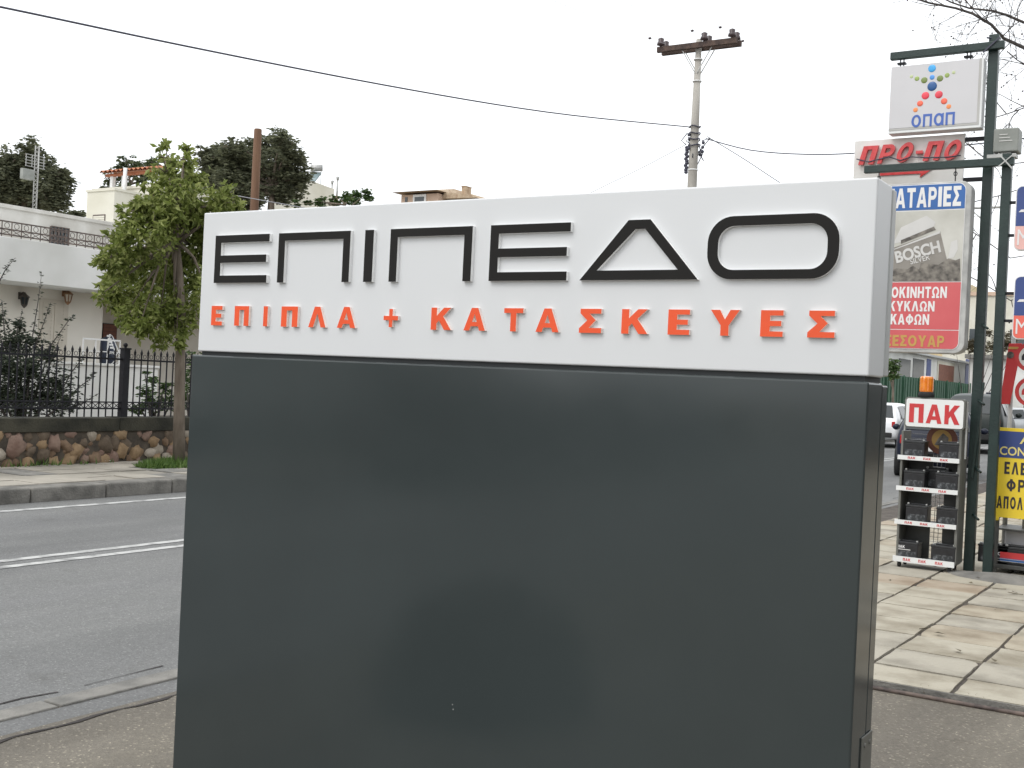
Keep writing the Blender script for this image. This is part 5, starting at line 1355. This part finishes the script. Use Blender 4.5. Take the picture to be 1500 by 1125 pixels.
# battery rack
gR = on_z(1352, 835, .05); YR = gR.y
def rx(px, py): return on_y(px, py, YR).x
def rz(px, py): return on_y(px, py, YR).z
X0, X1 = rx(1313, 740), rx(1401, 740); DEP = .30
SH = [rz(1357, 669), rz(1354, 714.5), rz(1352, 764.5), rz(1350, 820)]
print('rack', X0, X1, SH, YR)
rk = thing('battery_rack', 'dark metal display rack with white shelf lips and a red lettered header', 'rack', ((X0 + X1) / 2, YR + DEP / 2, .05))
zt = rz(1368, 583); zhb = rz(1368, 628)
hx0, hx1 = rx(1324, 605), rx(1413, 605)
b = MB(); b.box(X0 + .01, X0 + .03, YR + .02, YR + DEP, .12, SH[0] + .22); b.build('side_panel', M['rack_side'], rk, bevel=.003)
b = MB(); b.box(X1 - .012, X1 + .012, YR + .03, YR + DEP, .12, zhb + .02); b.build('side_panel', M['rack_side'], rk, bevel=.003)
b = MB(); xm1, xm2 = rx(1353, 740), rx(1372, 740)
b.box(X0 + .031, xm1, YR + DEP - .02, YR + DEP, .12, SH[0] + .02); b.box(xm2, X1 - .013, YR + DEP - .02, YR + DEP, .12, SH[0] + .02); b.build('back_panel', M['rack'], rk)
b = MB()
for k in range(22): zq = .16 + k * .04; b.bar((xm1, YR + DEP - .01, zq), (xm2, YR + DEP - .01, zq), .004) if zq < SH[0] + .2 else None
for k in range(4): xq = xm1 + (xm2 - xm1) * k / 3; b.bar((xq, YR + DEP - .012, .13), (xq, YR + DEP - .012, SH[0] + .18), .005)
for k in range(5): zq = SH[0] + .03 + k * .04; b.bar((X0 + .03, YR + DEP - .01, zq), (X1, YR + DEP - .01, zq), .004)
b.build('wire_back', M['galv'], rk)
for k, zs in enumerate(SH):
    b = MB(); b.box(X0 - .005, X1 + .001, YR + .012, YR + DEP - .021, zs - .03, zs - .012); sf = b.build('shelf', M['rack'], rk)
    b = MB(); hL = .040 if k < 3 else .05
    b.box(X0 - .01, X1 + .005, YR, YR + .0118, zs - .040, zs - .040 + hL); lp = b.build('shelf_lip', M['sign_edge'], sf)
    for f in (.22, .48, .76):
        xq = X0 + (X1 - X0) * f; btext('ΠΑΚ', xq - .033, xq + .033, zs - .040 + hL * .25, zs - .040 + hL * .75, YR - .0012, M['red'], lp, .001)
b = MB(); b.prism(rrect(hx0, hx1, zhb, zt, .03, 5), YR + .03, YR + .14); hd_ = b.build('header_box', M['rack_side'], rk, bevel=.004)
b = MB(); b.prism(rrect(hx0 + .012, hx1 - .014, zhb + .01, zt - .012, .022, 5), YR + .026, YR + .0295); b.build('header_face', M['sign_edge'], hd_)
xa, xb, za, zb = rect_px(1331.5, 592.5, 1406, 620.5, YR + .02)
btext('ΠΑΚ', xa, xb, za, zb, YR + .0235, M['red'], hd_, .002)
b = MB()
pts = [(hx0 - .006, zt - .02)]; P = rrect(hx0 - .008, hx1 + .008, SH[0] - .3, zt + .01, .035, 6)
for xx in (hx0 - .006, hx1 + .006):
    b = MB(); b.bar((xx, YR + .085, SH[0]), (xx, YR + .085, zt - .02), .014); b.build('header_upright', M['galv'], rk)
c_ = on_y(1380, 644, YR + DEP - .03); b = MB(); b.tube([(c_.x, YR + DEP - .03, c_.z), (c_.x, YR + DEP - .04, c_.z)], .135, 28); pl_ = b.build('round_plaque', M['brown_door'], rk)
b = MB(); b.tube([(c_.x, YR + DEP - .041, c_.z), (c_.x, YR + DEP - .044, c_.z)], .088, 24); b.build('plaque_centre', M['gold'], pl_)
b = MB(); b.prism([(c_.x - .06, c_.z - .05), (c_.x + .05, c_.z - .06), (c_.x + .06, c_.z + .02), (c_.x + .01, c_.z + .06), (c_.x - .03, c_.z + .01)], YR + DEP - .048, YR + DEP - .0445); b.build('plaque_figure', M['photo_dark'], pl_)
for xx in (X0 + .04, X1 - .04):
    for y_ in (YR + .04, YR + DEP - .05):
        b = MB(); b.tube([(xx - .012, y_, .075), (xx + .012, y_, .075)], .025, 12); b.box(xx - .018, xx + .018, y_ - .02, y_ + .02, .09, .122); b.build('castor', M['tyre'], rk)
# amber beacon on the rack header
bx = rx(1354, 566); zb_, zt_ = zt + .002, rz(1354, 550.5)
be = thing('warning_beacon', 'amber rotating warning beacon standing on the rack header', 'beacon', (bx, YR + .085, zt))
b = MB(); zz1 = zb_ + (zt_ - zb_) * .26; b.tube([(bx, YR + .085, zb_), (bx, YR + .085, zz1 - .012), (bx, YR + .085, zz1)], [.072, .068, .062], 24); b.build('base', M['tyre'], be)
b = MB(); n = 30; vs = []; fs = []
prof = [(.056, zz1), (.059, zz1 + .01), (.059, zt_ - .02), (.052, zt_ - .004), (.02, zt_), (.001, zt_)]
for r, z in prof:
    for k in range(n): a = 2 * math.pi * k / n; q = r * (1 + (.02 if k % 2 else -.02)); vs.append((bx + q * math.cos(a), YR + .085 + q * math.sin(a), z))
for i in range(len(prof) - 1):
    for k in range(n): fs.append((i * n + k, i * n + (k + 1) % n, (i + 1) * n + (k + 1) % n, (i + 1) * n + k))
b.add(vs, fs); b.build('amber_dome', M['amber'], be)
# batteries
def battery(name_label, w_, d_, h_, loc, txt=None):
    t_ = thing('car_battery', name_label, 'battery', loc, 0, 'car batteries on display')
    b = MB(); b.box(-w_ / 2, w_ / 2, -d_ / 2, d_ / 2, 0, h_ * .80); b.build('case', M['battery'], t_, world=False, bevel=.006)
    b = MB(); b.box(-w_ / 2 - .003, w_ / 2 + .003, -d_ / 2 - .003, d_ / 2 + .003, h_ * .802, h_ * .93); b.box(-w_ * .36, w_ * .36, -d_ * .22, d_ * .3, h_ * .931, h_); b.build('lid', M['battery_lid'], t_, world=False, bevel=.005)
    for s in (-1, 1):
        b = MB(); b.tube([(s * w_ * .42, -d_ * .3, h_ * .93), (s * w_ * .42, -d_ * .3, h_ * 1.02)], [.012, .010], 10); b.build('terminal', M['galv'], t_, world=False)
    b = MB(); b.box(-w_ * .40, w_ * .40, -d_ / 2 - .0015, -d_ / 2 - .0003, h_ * .10, h_ * .42); b.build('label', M['battery_label'], t_, world=False)
    return t_
BAT = [(1321, 1354, 0, 'black battery at the left end of the top rack shelf'), (1374, 1404, 0, 'black battery at the right end of the top rack shelf'),
       (1322, 1354, 1, 'black battery at the left end of the second rack shelf'), (1369, 1403, 1, 'large black battery at the right end of the second rack shelf'),
       (1325, 1358, 2, 'black battery at the left end of the third rack shelf'), (1370, 1402, 2, 'black battery at the right end of the third rack shelf'),
       (1311, 1344, 3, 'black battery with white lettering at the left end of the bottom rack shelf'), (1362, 1399, 3, 'black battery with a wide grey label at the right end of the bottom rack shelf')]
proto = battery('x', .205, .15, .165, (0, 0, 0))
for i, (pl, pr_, k, lab) in enumerate(BAT):
    py = [655, 700, 750, 808][k]; xa, xb = rx(pl, py), rx(pr_, py)
    loc = ((xa + xb) / 2, YR + .10, SH[k] - .0115)
    t_ = proto if i == 0 else dup(proto, loc)
    t_.location = loc; t_['label'] = lab; s = (xb - xa) / .205 * .97; t_.scale = (s, 1, 1.0 if k else .95)
    if i == 6:
        btext('ΠΑΚ', loc[0] - .085, loc[0] - .02, loc[2] + .095, loc[2] + .12, YR + .10 - .0772, M['white_txt'], t_, .001)
        o = [c for c in kids(t_) if c.name.startswith('lettering')][0]
        for v in o.data.vertices: v.co.x /= s
        b = MB(); b.box(loc[0] - .085, loc[0] + .03, YR + .10 - .0775, YR + .10 - .0765, loc[2] + .08, loc[2] + .086)
        o = b.build('white_line', M['white_txt'], t_)
        for v in o.data.vertices: v.co.x /= s
t_ = dup(proto, ((rx(1366, 690)), YR + .225, SH[1] - .0115), 'half hidden battery standing behind the others on the second rack shelf'); t_.scale = (1, .6, 1.15)
# batteries on the stand under the yellow board
for px, lab, txt in ((1455, 'black battery with white capitals on the low stand behind the shorter post', 'BOSCH'), (1484, 'black battery with a red label on the low stand under the yellow board', None)):
    p = on_y(px, 828, yY + .1)
    t_ = dup(proto, (p.x, yY + .13, zsh + .0005), lab); t_.scale = (1.25, .95, 1.05)
    L = t_.location; W2 = .13; yf = L.y - .075 * .95
    if txt:
        text(txt, L.x - .06, L.x + .11, L.z + .075, L.z + .105, yf - .004, M['white_txt'], t_, .0015, .015)
    else:
        b = MB(); b.box(L.x - .105, L.x + .11, yf - .0045, yf - .0025, L.z + .03, L.z + .11); b.build('red_label', M['red'], t_)
        b = MB(); b.box(L.x - .105, L.x + .11, yf - .0060, yf - .0047, L.z + .03, L.z + .055); b.build('blue_label_strip', M['blue'], t_)
    for o in kids(t_):
        if o.name.split('.')[0] in ('lettering', 'red_label', 'blue_label_strip'):
            for v in o.data.vertices: v.co.x /= 1.25; v.co.y /= .95; v.co.z /= 1.05

# galvanised lamp mast behind the posts
LD_ = 20.0
l0, l1 = at_d(1430, 600, LD_), at_d(1438, 296, LD_)
lm = thing('galvanised_mast', 'slim galvanised mast with a crossbar just left of the green posts', 'mast', (l0.x, l0.y, .05))
b = MB(); b.tube([(l0.x, l0.y, .03), (l0.x, l0.y, l1.z)], [.046, .040], 10); b.build('mast_tube', M['galv'], lm)
q0, q1 = at_d(1418, 303, LD_), at_d(1466, 301, LD_)
b = MB(); b.tube([(l0.x - .28, l0.y, q0.z), (l0.x + .38, l0.y, q0.z)], .022, 8); b.tube([(l0.x - .24, l0.y, q0.z - .03), (l0.x, l0.y, q0.z - .25)], .012, 6); b.build('crossbar', M['galv'], lm)

# ------------------------------------------------------------------ buildings and fence down the street on the right
GX = -13.4
fy0, fy1 = on_x(1296, 570, GX).y, on_x(1419, 570, GX).y
gz1 = on_x(1360, 555.5, GX).z
gf = thing('green_fence', 'dark green sheet metal fence along the far side of the street', 'fence', (GX, fy0, 0))
b = MB(); y = fy0 - 6
while y < fy1: b.box(GX - .03, GX + .0 + (.03 if int(y * 4) % 2 else 0), y, y + .247, .15, gz1); y += .25
b.build('sheet', M['green_fence'], gf)
for k in range(9):
    b = MB(); yq_ = fy0 - 6 + k * 3; b.box(GX + .031, GX + .09, yq_, yq_ + .08, .15, gz1 + .05); b.build('fence_post', M['green_fence'], gf)
SX = GX - 2.6
s0y, s1y = on_x(1290, 540, SX).y, on_x(1437, 540, SX).y
sz1 = on_x(1372, 522, SX).z
shp = thing('low_white_shop', 'low white building with dark windows behind the green fence', 'building', (SX, s0y, 0))
b = MB(); b.box(SX - 6, SX, s0y - 10, s1y, .1, sz1 - .12); b.build('wall', M['stucco_white'], shp)
b = MB(); b.box(SX - 6.2, SX + .3, s0y - 10.2, s1y + .2, sz1 - .119, sz1); b.build('roof_slab', M['grey_trim'], shp)
for pl, pr_, m in ((1304, 1312, 'win_glass'), (1316, 1333, 'win_glass'), (1337, 1353, 'win_glass'), (1357, 1363, 'navy'), (1414, 1420, 'navy')):
    ya, yb = on_x(pl, 540, SX).y, on_x(pr_, 540, SX).y; z1_ = on_x((pl + pr_) / 2, 526, SX).z
    b = MB(); b.box(SX, SX + .03, ya, yb, 1.2 if m == 'win_glass' else .4, z1_); b.build('window', M[m], shp)
ya, yb = on_x(1374, 540, SX).y, on_x(1396, 540, SX).y; z1_ = on_x(1385, 535, SX).z
b = MB(); b.box(SX, SX + .05, ya - .25, yb + .25, .2, z1_ + .2); df = b.build('door_frame', M['stucco_cream'], shp)
b = MB(); b.box(SX + .051, SX + .07, ya, yb, .2, z1_); b.build('door', M['brown_door'], df)
AX = SX - 9
a0y, a1y = on_x(1413, 480, AX).y, on_x(1440, 480, AX).y
apt = thing('yellow_apartments', 'pale yellow apartment block with terracotta balcony edges far down the street', 'building', (AX, a0y, 0))
za = on_x(1422, 428, AX).z
b = MB(); b.box(AX - 10, AX, a0y - 9, a1y + 4, 0, za); b.build('wall', M['stucco_yellow'], apt)
for py in (439.5, 471, 500):
    zq = on_x(1425, py, AX).z; b = MB(); b.box(AX - 10.1, AX + 1.1, a0y - 9.2, a1y + 4.1, zq - .14, zq + .14); b.build('balcony_slab', M['terracotta'], apt)
    b = MB(); b.box(AX + .95, AX + 1.05, a0y - 9, a1y + 4, zq + .141, zq + 1.0); b.build('balcony_front', M['stucco_yellow'], apt)
b = MB(); b.box(AX - 6, AX - 3, a0y + 2, a0y + 5, za, za + 1.0); b.build('roof_stair', M['stucco_pink'], apt)
D2 = 92.0
e0, e1 = at_d(1440, 480, D2), at_d(1481, 480, D2)
ap2 = thing('beige_apartments', 'tall pale beige apartment wall between the green posts and the tyre signs', 'building', (e0.x, e0.y, 0))
zt2 = at_d(1460, 434, D2).z
b = MB(); b.box(e0.x - 3, e1.x + 9, e0.y, e0.y + 12, 0, zt2); b.build('wall', M['stucco_cream'], ap2)
b = MB(); b.box(e0.x - 3.1, e1.x + 9.1, e0.y - .15, e0.y + 12.1, zt2, zt2 + .3); b.build('cornice', M['stucco_pink'], ap2)
for k in range(4):
    for r in range(2):
        b = MB(); b.box(e0.x - 1 + k * 3, e0.x + .2 + k * 3, e0.y - .04, e0.y - .002, 3.0 + r * 3.0, 4.5 + r * 3.0); b.build('window', M['win_glass'], ap2)
D3 = 70.0
e0, e1 = at_d(1430, 540, D3), at_d(1490, 540, D3)
ws = thing('white_garage_row', 'row of low white garages behind the parked cars on the right', 'building', (e0.x, e0.y, 0))
zt3 = at_d(1460, 524, D3).z
b = MB(); b.box(e0.x - 1, e1.x + 8, e0.y + 3, e0.y + 8, 0, zt3); b.build('wall', M['stucco_white'], ws)
b = MB(); b.box(e0.x - 1.2, e1.x + 8.2, e0.y + 2.6, e0.y + 8.2, zt3, zt3 + .25); b.build('roof_slab', M['kerb_near'], ws)
for k in range(5):
    b = MB(); b.box(e0.x + .1 + k * 2.2, e0.x + 1.5 + k * 2.2, e0.y + 2.95, e0.y + 2.998, .1, 2.3); b.build('garage_door', M['dark_open'] if k % 2 else M['blue_cloth'], ws)
blobtree('street_tree', 'small dark green tree beside the white shop just right of the totem edge', 46, [(1308, 600), (1308, 545)], .08, [(1306, 540, 9), (1312, 533, 7), (1300, 532, 9), (1310, 549, 7)], 700, .16, 'leaf_hedge', 61, droop=.3, shell=.2, clump=.4, nl=12)

# ------------------------------------------------------------------ parked cars
def lerp1(a, b, t): return a + (b - a) * t
STN = [  # y, half width, bottom, belt, top, half width at top
    (-2.00, .70, .42, .62, .66, .62), (-1.96, .78, .30, .80, .86, .70), (-1.88, .82, .24, .90, 1.00, .72), (-1.62, .84, .22, .93, 1.36, .60), (-1.30, .85, .22, .93, 1.44, .58), (-.50, .855, .20, .92, 1.475, .59),
    (.20, .855, .20, .90, 1.45, .58), (.48, .855, .20, .89, 1.38, .58), (1.18, .84, .20, .86, .955, .68), (1.60, .82, .22, .80, .86, .66), (1.88, .76, .26, .70, .745, .60), (2.02, .62, .34, .56, .60, .52)]
def make_car(label, paint, loc, rz, scale=1.0, group='cars parked along the street', sz=1.0):
    t_ = thing('parked_car', label, 'car', loc, rz, group)
    b = MB(); sec = []
    for (y, w_, z0, zb_, zt_, wt) in STN:
        half = [(w_ * .80, z0), (w_ * .97, z0 + .10), (w_, (z0 + zb_) / 2), (w_ * .985, zb_), (wt + .02, zt_ - .05), (wt * .86, zt_)]
        sec.append([(x, y, z) for x, z in half] + [(-x, y, z) for x, z in half[::-1]])
    n = len(sec[0]); vs = [p for s in sec for p in s]; fs = []
    for i in range(len(sec) - 1):
        for k in range(n):
            fs.append((i * n + k, i * n + (k + 1) % n, (i + 1) * n + (k + 1) % n, (i + 1) * n + k))
    fs.append(tuple(range(n))[::-1]); fs.append(tuple((len(sec) - 1) * n + k for k in range(n)))
    b.add(vs, fs, 0, True); body = b.build('body', paint, t_, world=False)
    sub = body.modifiers.new('sub', 'SUBSURF'); sub.levels = 2; sub.render_levels = 2
    def S(y):
        for i in range(len(STN) - 1):
            if STN[i][0] <= y <= STN[i + 1][0]:
                f = (y - STN[i][0]) / (STN[i + 1][0] - STN[i][0]); return [lerp1(a, c, f) for a, c in zip(STN[i], STN[i + 1])]
        return STN[-1]
    for s in (-1, 1):                                   # side glass follows the section, a little proud
        b = MB()
        for (ya, yb, yc2, yd) in ((-1.42, -.62, -1.25, -.62), (-.55, .82, -.55, .30)):
            cols = []; N = 6
            for i in range(N + 1):
                f = i / N; yl_ = lerp1(ya, yb, f); yu_ = lerp1(yc2, yd, f)
                L = S(yl_); U = S(yu_)
                cols.append(((s * (L[1] * .985 + .006), yl_, L[3] + .02), (s * (U[5] + .046), yu_, U[4] - .10)))
            vv = [p for c in cols for p in c]
            b.add(vv, [(2 * i, 2 * i + 2, 2 * i + 3, 2 * i + 1) for i in range(N)], 0, True)
        b.build('side_window', M['glass'], t_, world=False)
    b = MB(); b.add([(-.66, -1.90, .98), (.66, -1.90, .98), (.53, -1.60, 1.37), (-.53, -1.60, 1.37)], [(0, 1, 2, 3)]); 
    b.add([(-.66, -1.88, .97), (.66, -1.88, .97), (.53, -1.58, 1.36), (-.53, -1.58, 1.36)], [(0, 3, 2, 1)]); b.build('rear_window', M['glass'], t_, world=False)
    b = MB(); b.add([(-.66, 1.16, .985), (.66, 1.16, .985), (.54, .52, 1.395), (-.54, .52, 1.395)], [(0, 1, 2, 3)]); b.build('windscreen', M['glass'], t_, world=False)
    for s in (-1, 1):
        for y in (-1.28, 1.25):
            b = MB(); b.tube([(s * .66, y, .30), (s * .845, y, .30), (s * .862, y, .30)], [.30, .30, .27], 24); wl = b.build('tyre', M['tyre'], t_, world=False)
            b = MB(); b.tube([(s * .80, y, .30), (s * .868, y, .30)], [.19, .185], 16); b.ball((s * .868, y, .30), .05, .3, 1, 1, 8, 6); b.build('rim', M['rim'], wl, world=False)
        b = MB(); b.box(s * .69 - .05, s * .69 + .05, -1.99, -1.90, .68, .86); b.build('tail_lamp', M['tail'], t_, world=False, bevel=.02)
        b = MB(); b.ball((s * .60, 1.90, .64), .13, 1.1, .55, .6, 12, 8); b.build('headlight', M['lamp_clear'], t_, world=False)
        b = MB(); b.ball((s * .96, .62, .96), .09, 1.0, .6, .75, 10, 8); b.build('wing_mirror', paint, t_, world=False)
    b = MB(); b.box(-.66, .66, -2.05, -1.93, .34, .50); b.build('rear_bumper', M['tyre'], t_, world=False, bevel=.03)
    b = MB(); b.box(-.6, .6, 1.94, 2.06, .30, .42); b.build('front_bumper', M['tyre'], t_, world=False, bevel=.03)
    b = MB(); b.box(-.26, .26, -2.045, -2.005, .56, .67); b.build('number_plate', M['plate'], t_, world=False)
    t_.scale = (scale, scale, scale * sz)
    return t_
p = on_z(1368, 700, 0); p = at_d(1373, 690, 24.8)
make_car('dark blue hatchback parked behind the battery rack', M['car_blue'], (p.x, p.y, 0.004), R(11), .94, sz=1.06)
p = at_d(1301, 600, 39)
make_car('white car on the road between the totem and the rack', M['car_white'], (p.x, p.y, 0), R(0))
p = at_d(1436, 600, 38)
make_car('dark green van seen between the rack and the green posts', M['car_dark'], (p.x, p.y, 0), R(4), 1.15, sz=1.12)
p = at_d(1472, 600, 58)
make_car('silver car seen in the gap between the shorter green post and the red board', M['car_silver'], (p.x, p.y, 0), R(150), 1.0)
p = at_d(1494, 600, 62)
make_car('pale silver car behind the round traffic signs at the right edge', M['car_silver'], (p.x, p.y, 0), R(150), 1.0)

# bush added left of the frame to mirror as a dark dome in the cabinet
rnd = random.Random(9)
cb = thing('added_reflection_bush', 'low round dark bush added out of view for its reflection in the cabinet', 'bush', (-3.05, .95, .004))
cb.scale = (1.12, 1.12, 1.12)
b = MB(); b.ball((-3.05, .95, .12), .40, 1, 1, .95, 18, 10, 0, .04, rnd); b.build('inner_branches', M['twig'], cb)
b = MB(); leaf_quads(b, rnd, Vector((-3.05, .95, .12)), .43, 5200, .05, .2, .5, .9, (1.05, 1.05, .95)); b.v = [Vector((p.x, p.y, max(.01, p.z))) for p in b.v]
b.build('foliage', M['leaf_shrub'], cb, clean=False)

# neighbouring shop to the right of the forecourt (outside the frame, shades the side of the totem)
o = thing('forecourt_shop', 'low brown shop building on the right of the forecourt', 'building', (5.6, 0, 0))
b = MB(); b.box(5.6, 12, -9, 60, .0, 4.0); b.build('wall', M['bark'], o)
b = MB(); b.box(4.9, 12.2, -9.2, 60.2, 4.0, 4.25); b.build('roof_slab', M['grey_trim'], o)
for k in range(15):
    b = MB(); b.box(5.56, 5.598, -8 + k * 4.5, -4.6 + k * 4.5, .4, 3.1); b.build('shop_window', M['win_glass'], o)
# dark vehicles parked across the road to the left of the frame, mirrored in the cabinet
make_car('black estate car parked across the road left of the frame', M['car_dark'], (-10.0, -9.5, 0), R(180), 1.1, sz=1.05)
make_car('dark blue estate car parked behind the black one left of the frame', M['car_blue'], (-10.0, -15.2, 0), R(180), 1.1, sz=1.05)
